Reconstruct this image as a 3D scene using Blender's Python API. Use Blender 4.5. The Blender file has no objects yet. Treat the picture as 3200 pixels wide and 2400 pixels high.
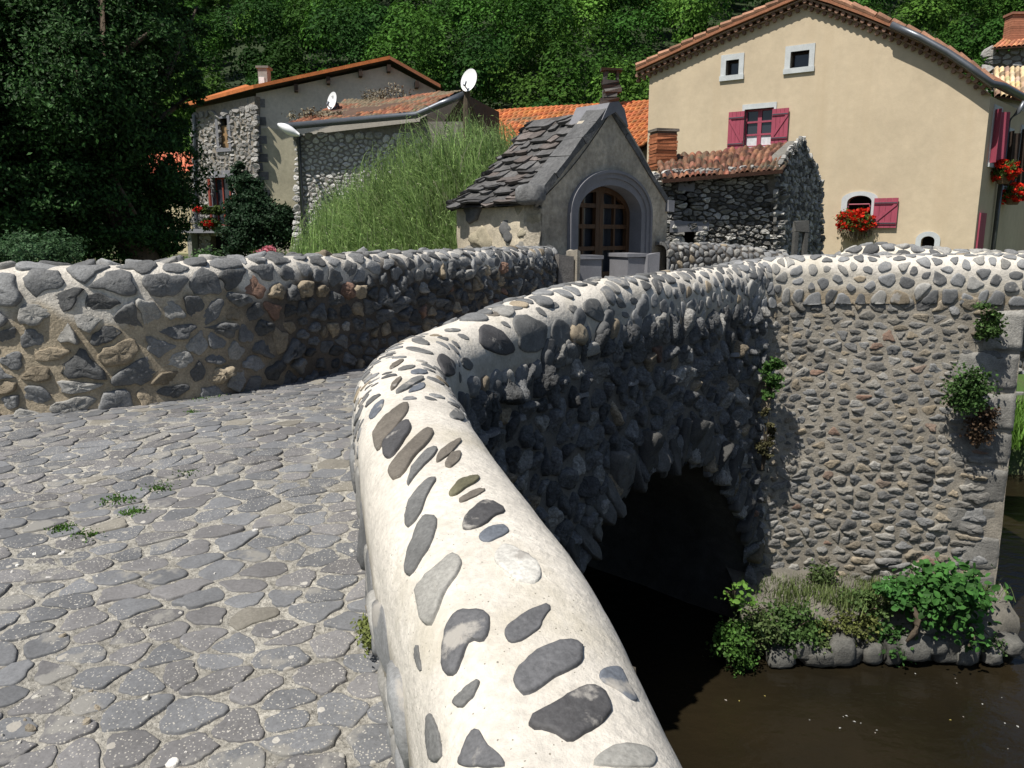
import bpy, math, random
import numpy as np
from mathutils import Vector, noise as mnoise
from mathutils.geometry import tessellate_polygon
from mathutils.bvhtree import BVHTree
random.seed(7); rng = np.random.default_rng(7)
scene = bpy.context.scene
COL = scene.collection
# ------------------------------------------------------------------ camera
F = 2400.0; PITCH = math.radians(11.0); CP, SP = math.cos(PITCH), math.sin(PITCH)
cam = bpy.data.cameras.new('camera'); camo = bpy.data.objects.new('camera', cam); COL.objects.link(camo)
camo.location = (0, 0, 0); camo.rotation_euler = (math.pi/2 - PITCH, 0, 0)
cam.sensor_width = 36; cam.lens = 36*F/3200; cam.clip_start = 0.05; cam.clip_end = 2000
scene.camera = camo
def ray(u, v):
    dx, dy = (u-1600)/F, (1200-v)/F
    return Vector((dx, CP + dy*SP, -SP + dy*CP))
def PY(u, v, y): r = ray(u, v); return r*(y/r.y)
def PZ(u, v, z): r = ray(u, v); return r*(z/r.z)
# ------------------------------------------------------------------ light
E = math.radians(60); AZ = Vector((-0.74, -0.672, 0)).normalized()
S = Vector((AZ.x*math.cos(E), AZ.y*math.cos(E), math.sin(E)))
sun = bpy.data.lights.new('sun', 'SUN'); sun.energy = 4.6; sun.angle = math.radians(0.5); sun.color = (1, .955, .88)
so = bpy.data.objects.new('sun', sun); COL.objects.link(so); so.rotation_euler = S.to_track_quat('Z', 'Y').to_euler(); so.location = (-10, -10, 30)
w = bpy.data.worlds.new('World'); scene.world = w; w.use_nodes = True
nt = w.node_tree; bg = nt.nodes['Background']; sky = nt.nodes.new('ShaderNodeTexSky')
sky.sky_type = 'NISHITA'; sky.sun_disc = False; sky.sun_elevation = E; sky.sun_rotation = math.atan2(S.x, S.y)
nt.links.new(sky.outputs[0], bg.inputs[0]); bg.inputs[1].default_value = 0.065
scene.view_settings.view_transform = 'Standard'; scene.view_settings.look = 'None'; scene.view_settings.exposure = 0.38; scene.view_settings.gamma = 1
# ------------------------------------------------------------------ materials
def nodes(m): m.use_nodes = True; return m.node_tree, m.node_tree.nodes['Principled BSDF']
def mat(name, base=(.5,.5,.5), rough=.85, attr=False, n1=(6, .25), n2=(45, .2), bump=.3, bscale=60, spec=.3, metal=0, bdist=.01, stretch=None,
        spots=None, streak=None):
    m = bpy.data.materials.new(name); t, b = nodes(m); L = t.links; N = t.nodes
    tc = N.new('ShaderNodeTexCoord'); mp = N.new('ShaderNodeMapping'); L.new(tc.outputs['Object'], mp.inputs[0])
    if stretch: mp.inputs['Scale'].default_value = stretch
    co = mp.outputs[0]
    if attr:
        a = N.new('ShaderNodeAttribute'); a.attribute_name = 'Col'; col = a.outputs['Color']
    else:
        r = N.new('ShaderNodeRGB'); r.outputs[0].default_value = (*base, 1); col = r.outputs[0]
    for sc, amt in (n1, n2):
        if amt <= 0: continue
        no = N.new('ShaderNodeTexNoise'); no.inputs['Scale'].default_value = sc; no.inputs['Detail'].default_value = 6; no.inputs['Roughness'].default_value = .65
        L.new(co, no.inputs['Vector'])
        mr = N.new('ShaderNodeMapRange'); mr.inputs[1].default_value = .3; mr.inputs[2].default_value = .7; mr.inputs[3].default_value = 1-amt; mr.inputs[4].default_value = 1+amt
        L.new(no.outputs['Fac'], mr.inputs[0])
        mx = N.new('ShaderNodeMix'); mx.data_type = 'RGBA'; mx.blend_type = 'MULTIPLY'; mx.inputs[0].default_value = 1
        L.new(col, mx.inputs[6]); L.new(mr.outputs[0], mx.inputs[7]); col = mx.outputs[2]
    if streak:   # wear: colour, scale xyz, threshold
        sc_, cc, th, soft = streak
        mp2 = N.new('ShaderNodeMapping'); mp2.inputs['Scale'].default_value = sc_; L.new(tc.outputs['Object'], mp2.inputs[0])
        no = N.new('ShaderNodeTexNoise'); no.inputs['Scale'].default_value = 1; no.inputs['Detail'].default_value = 8; no.inputs['Roughness'].default_value = .6; L.new(mp2.outputs[0], no.inputs['Vector'])
        mr = N.new('ShaderNodeMapRange'); mr.inputs[1].default_value = th; mr.inputs[2].default_value = th+soft; L.new(no.outputs['Fac'], mr.inputs[0])
        mx = N.new('ShaderNodeMix'); mx.data_type = 'RGBA'; L.new(mr.outputs[0], mx.inputs[0]); L.new(col, mx.inputs[6]); mx.inputs[7].default_value = (*cc, 1); col = mx.outputs[2]
    if spots:    # lichen or pebbles: colour, scale, threshold, mask scale, mask threshold
        for (cc, sc, th, ms, mt) in spots:
            vo = N.new('ShaderNodeTexVoronoi'); vo.inputs['Scale'].default_value = sc; L.new(co, vo.inputs['Vector'])
            n3 = N.new('ShaderNodeTexNoise'); n3.inputs['Scale'].default_value = sc*2.5; L.new(co, n3.inputs['Vector'])
            ad = N.new('ShaderNodeMath'); ad.operation = 'MULTIPLY_ADD'; L.new(n3.outputs['Fac'], ad.inputs[0]); ad.inputs[1].default_value = .35; L.new(vo.outputs['Distance'], ad.inputs[2])
            cm = N.new('ShaderNodeMath'); cm.operation = 'LESS_THAN'; L.new(ad.outputs[0], cm.inputs[0]); cm.inputs[1].default_value = th
            n4 = N.new('ShaderNodeTexNoise'); n4.inputs['Scale'].default_value = ms; n4.inputs['Detail'].default_value = 3; L.new(co, n4.inputs['Vector'])
            g = N.new('ShaderNodeMath'); g.operation = 'GREATER_THAN'; L.new(n4.outputs['Fac'], g.inputs[0]); g.inputs[1].default_value = mt
            mu = N.new('ShaderNodeMath'); mu.operation = 'MULTIPLY'; L.new(cm.outputs[0], mu.inputs[0]); L.new(g.outputs[0], mu.inputs[1])
            mx = N.new('ShaderNodeMix'); mx.data_type = 'RGBA'; L.new(mu.outputs[0], mx.inputs[0]); L.new(col, mx.inputs[6]); mx.inputs[7].default_value = (*cc, 1); col = mx.outputs[2]
    L.new(col, b.inputs['Base Color'])
    b.inputs['Roughness'].default_value = rough; b.inputs['Metallic'].default_value = metal; b.inputs['Specular IOR Level'].default_value = spec
    if bump > 0:
        no = N.new('ShaderNodeTexNoise'); no.inputs['Scale'].default_value = bscale; no.inputs['Detail'].default_value = 8; no.inputs['Roughness'].default_value = .65; L.new(co, no.inputs['Vector'])
        bu = N.new('ShaderNodeBump'); bu.inputs['Strength'].default_value = bump; bu.inputs['Distance'].default_value = bdist
        L.new(no.outputs['Fac'], bu.inputs['Height']); L.new(bu.outputs[0], b.inputs['Normal'])
    return m
M = {}
M['masonry'] = mat('masonry', attr=True, n1=(9, .25), n2=(90, .28), bump=.7, bscale=55, bdist=.012)
M['basalt'] = mat('basalt', attr=True, n1=(9, .35), n2=(70, .5), bump=1.0, bscale=26, bdist=.035, rough=.75, spec=.35)
M['capstone'] = mat('capstone', attr=True, n1=(11, .22), n2=(120, .25), bump=.45, bscale=60, bdist=.006, rough=.7, spec=.3, streak=((6,6,6),(.33,.31,.28),.60,.05), spots=[((.40,.39,.36), 90, .20, 3, .52)])
M['cap'] = mat('cap', attr=True, n1=(4, .14), n2=(60, .16), bump=.9, bscale=38, bdist=.008, rough=.8, spec=.25,
               spots=[((.22,.20,.16), 70, .27, 2.2, .50), ((.10,.09,.08), 28, .20, 3.0, .54)], streak=((2.5,2.5,2.5),(.46,.42,.34),.56,.16))
M['road'] = mat('road', attr=True, n1=(7, .16), n2=(110, .16), bump=.35, bscale=70, bdist=.006, rough=.75, spec=.3,
                streak=((5,5,5),(.22,.212,.195),.58,.05), spots=[((.36,.34,.30), 20, .36, .7, .50), ((.42,.40,.36), 12, .29, 1.5, .5), ((.47,.45,.41), 42, .27, 2.2, .53), ((.38,.36,.32), 100, .40, 1.3, .46), ((.09,.088,.08), 130, .30, 1.5, .5), ((.32,.30,.265), 8, .30, .9, .52)])
M['grit'] = mat('grit', base=(.37,.35,.305), n1=(3, .35), n2=(60, .55), bump=1, bscale=70, bdist=.02,
                spots=[((.5,.48,.44), 60, .32, 2.0, .42), ((.13,.12,.11), 45, .25, 3, .5)])
M['tile'] = mat('tile', attr=True, n1=(3, .25), n2=(30, .3), bump=.5, bscale=40)
M['slate'] = mat('slate', attr=True, n1=(4, .3), n2=(25, .35), bump=.8, bscale=25, bdist=.02, rough=.7)
M['leaf'] = mat('leaf', attr=True, n1=(1, 0), n2=(1, 0), bump=0, rough=.6, spec=.18)
M['farleaf'] = mat('farleaf', attr=True, n1=(.25, .35), n2=(1, 0), bump=0, rough=.7, spec=.1)
M['plain'] = mat('painted', attr=True, n1=(4, .08), n2=(40, .08), bump=.15, bscale=60, rough=.6)
def add_translucent(m, f):
    t = m.node_tree; b = t.nodes['Principled BSDF']; o = t.nodes['Material Output']
    tr = t.nodes.new('ShaderNodeBsdfTranslucent'); mx = t.nodes.new('ShaderNodeMixShader'); mx.inputs[0].default_value = f
    src = b.inputs['Base Color'].links[0].from_socket
    t.links.new(src, tr.inputs[0]); t.links.new(b.outputs[0], mx.inputs[1]); t.links.new(tr.outputs[0], mx.inputs[2]); t.links.new(mx.outputs[0], o.inputs[0])
M['stem'] = mat('stem', attr=True, n1=(1, 0), n2=(1, 0), bump=0, rough=.6, spec=.15); add_translucent(M['stem'], .5); add_translucent(M['leaf'], .3); add_translucent(M['farleaf'], .22)
M['render_yellow'] = mat('render_yellow', base=(.54,.445,.315), n1=(.45, .12), n2=(5, .06), bump=.35, bscale=30, rough=.9, spec=.1, streak=((1.6,1.6,.10),(.51,.41,.28),.5,.3))
M['render_grey'] = mat('render_grey', base=(.55,.50,.42), n1=(.6, .12), n2=(9, .1), bump=.4, bscale=20, rough=.9, spec=.1)
M['chapel_render'] = mat('chapel_render', base=(.44,.39,.31), n1=(1.6, .35), n2=(14, .28), bump=.9, bscale=16, bdist=.03, rough=.95, spec=.1, streak=((1.3,1.3,1.0),(.22,.21,.19),.52,.16))
M['limewash'] = mat('limewash', base=(.5,.44,.33), n1=(3, .25), n2=(18, .3), bump=1, bscale=11, bdist=.05, rough=.95, spec=.1)
M['darkstone'] = mat('darkstone', base=(.09,.088,.082), n1=(3, .3), n2=(40, .25), bump=.6, bscale=40)
M['greystone'] = mat('greystone', base=(.19,.19,.205), n1=(3, .15), n2=(60, .12), bump=.25, bscale=80, rough=.8)
M['palestone'] = mat('palestone', base=(.5,.52,.52), n1=(3, .12), n2=(40, .1), bump=.2, bscale=60)
M['wood'] = mat('wood', base=(.075,.038,.018), n1=(3, .3), n2=(30, .3), bump=.3, bscale=30, stretch=(1,1,.15), rough=.5)
M['redpaint'] = mat('redpaint', base=(.33,.065,.10), n1=(3, .16), n2=(40, .1), bump=.2, bscale=40, stretch=(4,4,.4), rough=.55)
M['redwood'] = mat('redwood', base=(.22,.045,.03), n1=(3, .2), n2=(40, .1), bump=.2, bscale=40)
M['white'] = mat('white', base=(.8,.8,.8), n1=(3, .04), n2=(30, .03), bump=0, rough=.45)
M['metal'] = mat('metal', base=(.13,.14,.155), n1=(3, .15), n2=(30, .1), bump=.05, rough=.4, metal=.6)
M['darkwood'] = mat('darkwood', base=(.045,.03,.022), n1=(3, .3), n2=(30, .2), bump=.3, bscale=30)
M['brick'] = mat('brick', attr=True, n1=(5, .2), n2=(40, .25), bump=.5, bscale=40)
M['dark'] = mat('dark_interior', base=(.012,.011,.01), n1=(3, .2), n2=(30, .1), bump=0, rough=.9, spec=.05)
M['bark'] = mat('bark', base=(.09,.07,.05), n1=(3, .3), n2=(30, .3), bump=1, bscale=20, bdist=.03, stretch=(1,1,.25))
M['earth'] = mat('earth', base=(.10,.085,.055), n1=(.3, .3), n2=(8, .3), bump=1, bscale=10, bdist=.05, streak=((.7,.7,.7),(.06,.11,.025),.42,.15))
M['glass'] = mat('glass', base=(.03,.035,.045), n1=(3,0), n2=(3,0), bump=0, rough=.08, spec=.6)
M['curtain'] = mat('curtain', base=(.6,.6,.62), n1=(9,.2), n2=(3,0), bump=0, rough=.9)
def water_mat():
    m = bpy.data.materials.new('water'); t, b = nodes(m); N = t.nodes; L = t.links
    tc = N.new('ShaderNodeTexCoord'); no = N.new('ShaderNodeTexNoise'); no.inputs['Scale'].default_value = .5; no.inputs['Detail'].default_value = 5; L.new(tc.outputs['Object'], no.inputs['Vector'])
    cr = N.new('ShaderNodeValToRGB'); cr.color_ramp.elements[0].position = .3; cr.color_ramp.elements[0].color = (.007,.0065,.0045,1); cr.color_ramp.elements[1].position = .75; cr.color_ramp.elements[1].color = (.022,.016,.008,1)
    L.new(no.outputs['Fac'], cr.inputs[0]); L.new(cr.outputs[0], b.inputs['Base Color'])
    b.inputs['Roughness'].default_value = .06; b.inputs['IOR'].default_value = 1.33; b.inputs['Specular IOR Level'].default_value = .5
    n2 = N.new('ShaderNodeTexNoise'); n2.inputs['Scale'].default_value = 4.5; n2.inputs['Detail'].default_value = 5; mp = N.new('ShaderNodeMapping'); mp.inputs['Scale'].default_value = (1,1.6,1); mp.inputs['Rotation'].default_value = (0,0,.7)
    L.new(tc.outputs['Object'], mp.inputs[0]); L.new(mp.outputs[0], n2.inputs['Vector'])
    bu = N.new('ShaderNodeBump'); bu.inputs['Strength'].default_value = .5; bu.inputs['Distance'].default_value = .04; L.new(n2.outputs['Fac'], bu.inputs['Height']); L.new(bu.outputs[0], b.inputs['Normal'])
    return m
M['water'] = water_mat()
# ------------------------------------------------------------------ mesh helpers
def tag(o, label=None, cat=None, group=None, kind=None):
    if label: o['label'] = label
    if cat: o['category'] = cat
    if group: o['group'] = group
    if kind: o['kind'] = kind
    return o
def empty(name, loc, label=None, cat=None, group=None):
    o = bpy.data.objects.new(name, None); COL.objects.link(o); o.location = loc; o.empty_display_size = .3
    bpy.context.view_layer.update() if False else None
    return tag(o, label, cat, group)
class MB:
    """collects geometry (world coordinates) and links it as one mesh object"""
    def __init__(s): s.v = []; s.q = []; s.c = []; s.n = 0; s.m = []; s.polys = []; s.pm = []
    def arr(s, V, Q, C, mi=0):
        V = np.asarray(V, float).reshape(-1, 3); Q = np.asarray(Q, int); C = np.asarray(C, float)
        if C.ndim == 1: C = np.tile(C, (len(V), 1))
        s.v.append(V); s.c.append(C)
        for k in range(len(Q)): pass
        s.q.append((Q + s.n, mi)); s.n += len(V)
    def poly(s, pts, faces, C=(.5,.5,.5), mi=0):
        V = np.array([tuple(p) for p in pts], float); s.v.append(V); C = np.asarray(C, float)
        s.c.append(np.tile(C, (len(V), 1)) if C.ndim == 1 else C)
        for f in faces: s.polys.append([i + s.n for i in f]); s.pm.append(mi)
        s.n += len(V)
    def box(s, c, X, Y, Z, C=(.5,.5,.5), mi=0, jit=0):
        c = Vector(c); X = Vector(X)*.5; Y = Vector(Y)*.5; Z = Vector(Z)*.5
        P = [c + X*a + Y*b + Z*d for d in (-1,1) for a, b in ((-1,-1),(1,-1),(1,1),(-1,1))]
        if jit: P = [p + Vector([random.uniform(-jit, jit) for _ in range(3)]) for p in P]
        s.poly(P, [(3,2,1,0),(4,5,6,7),(0,1,5,4),(1,2,6,5),(2,3,7,6),(3,0,4,7)], C, mi)
    def tube(s, pts, rad, n=8, C=(.5,.5,.5), mi=0):
        pts = [Vector(p) for p in pts]; rad = rad if hasattr(rad, '__len__') else [rad]*len(pts)
        P = []; 
        for i, p in enumerate(pts):
            t = (pts[min(i+1, len(pts)-1)] - pts[max(i-1, 0)]).normalized()
            a = t.orthogonal().normalized() if abs(t.z) > .95 else t.cross(Vector((0,0,1))).normalized(); b = t.cross(a)
            P += [p + (a*math.cos(2*math.pi*k/n) + b*math.sin(2*math.pi*k/n))*rad[i] for k in range(n)]
        fs = [(i*n+k, i*n+(k+1)%n, (i+1)*n+(k+1)%n, (i+1)*n+k) for i in range(len(pts)-1) for k in range(n)]
        fs += [tuple(range(n))[::-1], tuple(range((len(pts)-1)*n, len(pts)*n))]
        s.poly(P, fs, C, mi)
    def build(s, name, mats, parent=None, smooth=False):
        me = bpy.data.meshes.new(name); V = np.concatenate(s.v); C = np.concatenate(s.c)
        loops = []; starts = []; mi = []; off = 0
        for Q, m in s.q:
            k = Q.shape[1]; loops.append(Q.ravel()); starts.append(off + np.arange(len(Q))*k); off += Q.size; mi.append(np.full(len(Q), m))
        if s.polys:
            ln = np.array([len(p) for p in s.polys]); loops.append(np.concatenate([np.array(p) for p in s.polys])); starts.append(off + np.concatenate([[0], np.cumsum(ln)[:-1]])); mi.append(np.array(s.pm))
        loops = np.concatenate(loops).astype(np.int32); starts = np.concatenate(starts).astype(np.int32); mi = np.concatenate(mi).astype(np.int32)
        ctr = (V.min(0) + V.max(0))/2 if parent is None else np.array([0,0,0.])
        me.vertices.add(len(V)); me.loops.add(len(loops)); me.polygons.add(len(starts))
        base = ctr if parent is None else np.array(parent_loc(parent))
        me.vertices.foreach_set('co', (V - base).astype(np.float32).ravel())
        me.loops.foreach_set('vertex_index', loops); me.polygons.foreach_set('loop_start', starts)
        me.polygons.foreach_set('material_index', mi)
        me.polygons.foreach_set('use_smooth', np.full(len(starts), smooth))
        ca = me.color_attributes.new('Col', 'FLOAT_COLOR', 'POINT')
        ca.data.foreach_set('color', np.concatenate([C, np.ones((len(C), 1))], 1).astype(np.float32).ravel())
        me.update(calc_edges=True); me.validate()
        for m in (mats if isinstance(mats, (list, tuple)) else [mats]): me.materials.append(M[m])
        o = bpy.data.objects.new(name, me); COL.objects.link(o)
        if parent is not None: o.parent = parent
        else: o.location = base
        return o
def parent_loc(p):
    l = Vector((0,0,0))
    while p is not None: l += p.location; p = p.parent
    return l
def grid(V, nu, nv):
    i = np.arange(nu-1)[:, None]*nv + np.arange(nv-1)[None, :]; i = i.ravel()
    return np.stack([i, i+1, i+nv+1, i+nv], 1)
_r = rng.normal(size=(40, 3)); _ph = rng.uniform(0, 6.28, 40)
def fbm(P, scale=1., oct=4):
    P = np.asarray(P, float); o = np.zeros(len(P)); a = 1; k = 0
    for j in range(oct):
        for _ in range(5):
            d = _r[k % 40]; o += a*np.sin(P @ d*scale*1.4 + _ph[k % 40]); k += 1
        scale *= 2.05; a *= .5
    return o/4.
# ------------------------------------------------------------------ stone packing
def poisson(u0, u1, v0, v1, r, ax=1., tries=14, keep=None, rs=(.72, .85, 1, 1, 1.25)):
    """variable-radius dart throwing; r is a function (u,v)->spacing; ax stretches cells along u"""
    rm = min(r(u, v) for u in np.linspace(u0, u1, 9) for v in np.linspace(v0, v1, 5)); cell = rm*1.0; G = {}
    pts = []; area = (u1-u0)*(v1-v0)/ax; n = int(area/(rm)**2*tries*.55)
    for i in range(n):
        u = random.uniform(u0, u1); v = random.uniform(v0, v1)
        rr = r(u, v)*(rs[-1] if i < n*.03 else random.choice(rs) if i < n*.6 else rs[0]); x, y = u/ax, v; gi, gj = int(x//cell), int(y//cell); k = int(rr/cell)+1; ok = True; r2 = rr*rr
        for a in range(gi-k, gi+k+1):
            for b in range(gj-k, gj+k+1):
                for (px, py) in G.get((a, b), ()):
                    if (px-x)**2 + (py-y)**2 < r2: ok = False; break
                if not ok: break
            if not ok: break
        if ok and (keep is None or keep(u, v)): pts.append((x, y)); G.setdefault((gi, gj), []).append((x, y))
    return pts
def outlines(pts, ax, gap, N=18, maxr=.2, rough=.05, rnd=2):
    """shrunken rounded voronoi cells as (M,N,2) outlines"""
    out = []; P = np.array(pts); cell = maxr; G = {}
    for i, (x, y) in enumerate(pts): G.setdefault((int(x//cell), int(y//cell)), []).append(i)
    for i, (x, y) in enumerate(pts):
        cand = [j for a in (-2,-1,0,1,2) for b in (-2,-1,0,1,2) for j in G.get((int(x//cell)+a, int(y//cell)+b), []) if j != i]
        cand.sort(key=lambda j: (P[j][0]-x)**2 + (P[j][1]-y)**2); cand = cand[:14]
        poly = [(x + maxr*.8*math.cos(k*math.pi/4+.3), y + maxr*.8*math.sin(k*math.pi/4+.3)) for k in range(8)]
        for j in cand:
            dx, dy = P[j][0]-x, P[j][1]-y; c = (P[j][0]**2 + P[j][1]**2 - x*x - y*y)/2; new = []
            for k in range(len(poly)):
                a, b = poly[k], poly[(k+1) % len(poly)]; da = a[0]*dx + a[1]*dy - c; db = b[0]*dx + b[1]*dy - c
                if da <= 0: new.append(a)
                if (da < 0) != (db < 0): t = da/(da-db); new.append((a[0]+(b[0]-a[0])*t, a[1]+(b[1]-a[1])*t))
            poly = new
            if len(poly) < 3: break
        if len(poly) < 3: continue
        cx = sum(p[0] for p in poly)/len(poly); cy = sum(p[1] for p in poly)/len(poly)
        g = gap*random.uniform(.6, 1.7); q = []
        for p in poly:
            d = math.hypot(p[0]-cx, p[1]-cy); f = max(.25, 1 - g/max(d, 1e-4)); q.append(((cx+(p[0]-cx)*f)*ax, cy+(p[1]-cy)*f))
        o = round_outline(q, N, rough, rnd)
        out.append(o)
    return np.array(out)
def round_outline(q, N=18, rough=.05, rnd=2):
    for _ in range(rnd):
        n = []
        for k in range(len(q)):
            a, b = q[k], q[(k+1) % len(q)]; n += [(a[0]*.75+b[0]*.25, a[1]*.75+b[1]*.25), (a[0]*.25+b[0]*.75, a[1]*.25+b[1]*.75)]
        q = n
    q = np.array(q); d = np.linalg.norm(np.roll(q, -1, 0)-q, axis=1); s = np.concatenate([[0], np.cumsum(d)]); t = np.linspace(0, s[-1], N, endpoint=False)
    q2 = np.vstack([q, q[:1]]); o = np.stack([np.interp(t, s, q2[:, 0]), np.interp(t, s, q2[:, 1])], 1)
    c = o.mean(0); ph = random.uniform(0, 6.28); ang = np.linspace(0, 2*np.pi, N, endpoint=False)
    f = 1 + rough*(np.sin(3*ang+ph) + .7*np.sin(5*ang+2*ph) + rng.uniform(-.7, .7, N))
    return c + (o-c)*f[:, None]
def stones(mb, O, surf, hgt, cols, prof='dome', tilt=.15, rough=0., mi=0, sink=.012, colnoise=.12):
    """O (M,N,2) outlines in surface coordinates; surf(u,v,h)->world"""
    if len(O) == 0: return
    Mn, N, _ = O.shape; c = O.mean(1, keepdims=True)
    if prof == 'dome': rings = [(1.03, -1), (1., .25), (.93, .62), (.78, .86), (.5, .98), (.2, 1.03)]
    elif prof == 'flat': rings = [(1.02, -1), (1., .45), (.95, .85), (.86, 1.), (.5, 1.03), (.2, 1.05)]
    else: rings = [(1.02, -1), (.995, .55), (.96, .95), (.85, 1.0), (.5, 1.0), (.2, 1.0)]
    size = np.sqrt(((O-c)**2).sum(2)).mean(1)
    H = np.array([hgt(*cc) for cc in c[:, 0]])*rng.uniform(.7, 1.3, Mn)*np.clip(size/size.mean(), .6, 1.5)
    tl = rng.normal(0, tilt, (Mn, 2)); UV = []; HH = []
    for f, h in rings:
        p = c + (O-c)*f; hh = np.where(h < 0, -sink, h*H)[:, None]*np.ones((1, N))
        if h > 0: hh = hh + h*((p-c)*tl[:, None, :]).sum(2) + rough*H[:, None]*rng.normal(0, 1, (Mn, N))*(.35 + .5*h)
        UV.append(p); HH.append(hh)
    UV = np.stack(UV, 1); HH = np.stack(HH, 1); R = len(rings)
    W = surf(UV[..., 0].ravel(), UV[..., 1].ravel(), HH.ravel()).reshape(Mn, R*N, 3)
    Wc = surf(c[:, 0, 0], c[:, 0, 1], H*1.04).reshape(Mn, 1, 3); W = np.concatenate([W, Wc], 1)
    n1 = R*N+1
    qd = []; 
    for r in range(R-1):
        for k in range(N): qd.append((r*N+k, r*N+(k+1) % N, (r+1)*N+(k+1) % N, (r+1)*N+k))
    tr = [((R-1)*N+k, (R-1)*N+(k+1) % N, R*N) for k in range(N)]
    offs = (np.arange(Mn)*n1)[:, None, None]
    C = np.array([cols(*cc) for cc in c[:, 0]]); C = np.repeat(C[:, None, :], n1, 1)
    C = np.clip(C*(1 + rng.normal(0, colnoise*.5, (Mn, n1, 1))), 0.002, 1)
    Q = (np.array(qd)[None] + offs).reshape(-1, 4); T = (np.array(tr)[None] + offs).reshape(-1, 3)
    n0 = mb.n; mb.arr(W.reshape(-1, 3), Q, C.reshape(-1, 3), mi); mb.q.append((T + n0, mi))
def stone_col(dark=.5, tan=.1, red=.03, light=.1):
    def f(u, v):
        r = random.random()
        if r < tan: g = random.uniform(.16, .3); return (g*1.15, g*.95, g*.68)
        if r < tan+red: g = random.uniform(.11, .2); return (g*1.3, g*.8, g*.58)
        if r < tan+red+light: g = random.uniform(.22, .34); return (g, g*.97, g*.9)
        g = random.uniform(.055, .15)*dark*2; return (g*.99, g, g*1.0)
    return f
# ------------------------------------------------------------------ ribbons (walls following a path)
class Ribbon:
    def __init__(s, path, prof):
        P = np.array(path, float); t = np.concatenate([[0], np.cumsum(np.linalg.norm(np.diff(P[:, :2], axis=0), axis=1))])
        # catmull-rom smoothing
        tt = []; 
        for i in range(len(P)-1):
            p0 = P[max(i-1, 0)]; p1 = P[i]; p2 = P[i+1]; p3 = P[min(i+2, len(P)-1)]
            for k in range(12):
                x = k/12; tt.append(.5*((2*p1)+(-p0+p2)*x+(2*p0-5*p1+4*p2-p3)*x*x+(-p0+3*p1-3*p2+p3)*x**3))
        tt.append(P[-1]); Q = np.array(tt); sl = np.concatenate([[0], np.cumsum(np.linalg.norm(np.diff(Q[:, :2], axis=0), axis=1))])
        s.L = sl[-1]; s.S = np.linspace(0, s.L, int(s.L/.03)); s.P = np.stack([np.interp(s.S, sl, Q[:, k]) for k in range(3)], 1)
        T = np.gradient(s.P[:, :2], axis=0); ker = np.ones(9)/9; T = np.stack([np.convolve(np.pad(T[:, k], 4, 'edge'), ker, 'valid') for k in (0, 1)], 1)
        T /= np.linalg.norm(T, axis=1, keepdims=True); s.T = T; s.N = np.stack([T[:, 1], -T[:, 0]], 1)
        A = np.array(prof, float); q = np.concatenate([[0], np.cumsum(np.linalg.norm(np.diff(A, axis=0), axis=1))]); s.Q = q[-1]
        s.q = np.linspace(0, s.Q, 160); s.A = np.stack([np.interp(s.q, q, A[:, 0]), np.interp(s.q, q, A[:, 1])], 1)
        D = np.gradient(s.A, axis=0); ker = np.ones(7)/7; D = np.stack([np.convolve(np.pad(D[:, k], 3, 'edge'), ker, 'valid') for k in (0, 1)], 1)
        D /= np.linalg.norm(D, axis=1, keepdims=True); s.AN = np.stack([-D[:, 1], D[:, 0]], 1)
    def surf(s, u, q, h):
        u = np.asarray(u); q = np.asarray(q); ip = lambda T, X, x: np.stack([np.interp(x, X, T[:, k]) for k in range(T.shape[1])], 1)
        P = ip(s.P, s.S, u); N = ip(s.N, s.S, u); a = ip(s.A, s.q, q); n = ip(s.AN, s.q, q)
        la = a[:, 0] + h*n[:, 0]; lb = a[:, 1] + h*n[:, 1]
        return np.stack([P[:, 0] + N[:, 0]*la, P[:, 1] + N[:, 1]*la, P[:, 2] + lb], 1)
    def dsurf(s, u, q, h):
        P0 = s.surf(u, q, np.zeros(len(np.asarray(u)))); return s.surf(u, q, np.asarray(h) + s.amp*fbm(P0, s.fs))
    amp = .007; fs = 3.0
    def at(s, x, y):
        i = np.argmin((s.P[:, 0]-x)**2 + (s.P[:, 1]-y)**2); return s.S[i]
    def q_of_b(s, b, side=1):
        m = s.A[:, 0]*side > .1; qq = s.q[m]; return qq[np.argmin(abs(s.A[m, 1]-b))]
def crown_profile(hw, inner, outer, r=.2, flare=.02, p=2.4, inner_in=-.03, of=None):
    pr = [(-hw+inner_in, -inner), (-hw-flare*.2, -r*1.3)]
    for k in range(0, 25):
        t = math.pi*k/24; c, sn = math.cos(t), math.sin(t)
        pr.append((-hw*abs(c)**(2/p)*(1 if c > 0 else -1), -r + r*abs(sn)**(2/p)))
    pr += [(hw+flare*.5, -r*1.5), (hw+(flare*2 if of is None else of), -outer)]
    return pr
def base_sheet(mb, rb, u0, u1, q0, q1, du, dq, col, amp=.01, scale=3, mi=0, off=0):
    nu = max(2, int((u1-u0)/du)); nq = max(2, int((q1-q0)/dq)); U, Qq = np.meshgrid(np.linspace(u0, u1, nu), np.linspace(q0, q1, nq), indexing='ij')
    U = U.ravel(); Qq = Qq.ravel(); P = rb.surf(U, Qq, np.zeros(len(U))); h = amp*fbm(P, scale) + off
    W = rb.surf(U, Qq, h); C = col(U, Qq, W); mb.arr(W, grid(W, nu, nq), C, mi)
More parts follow.
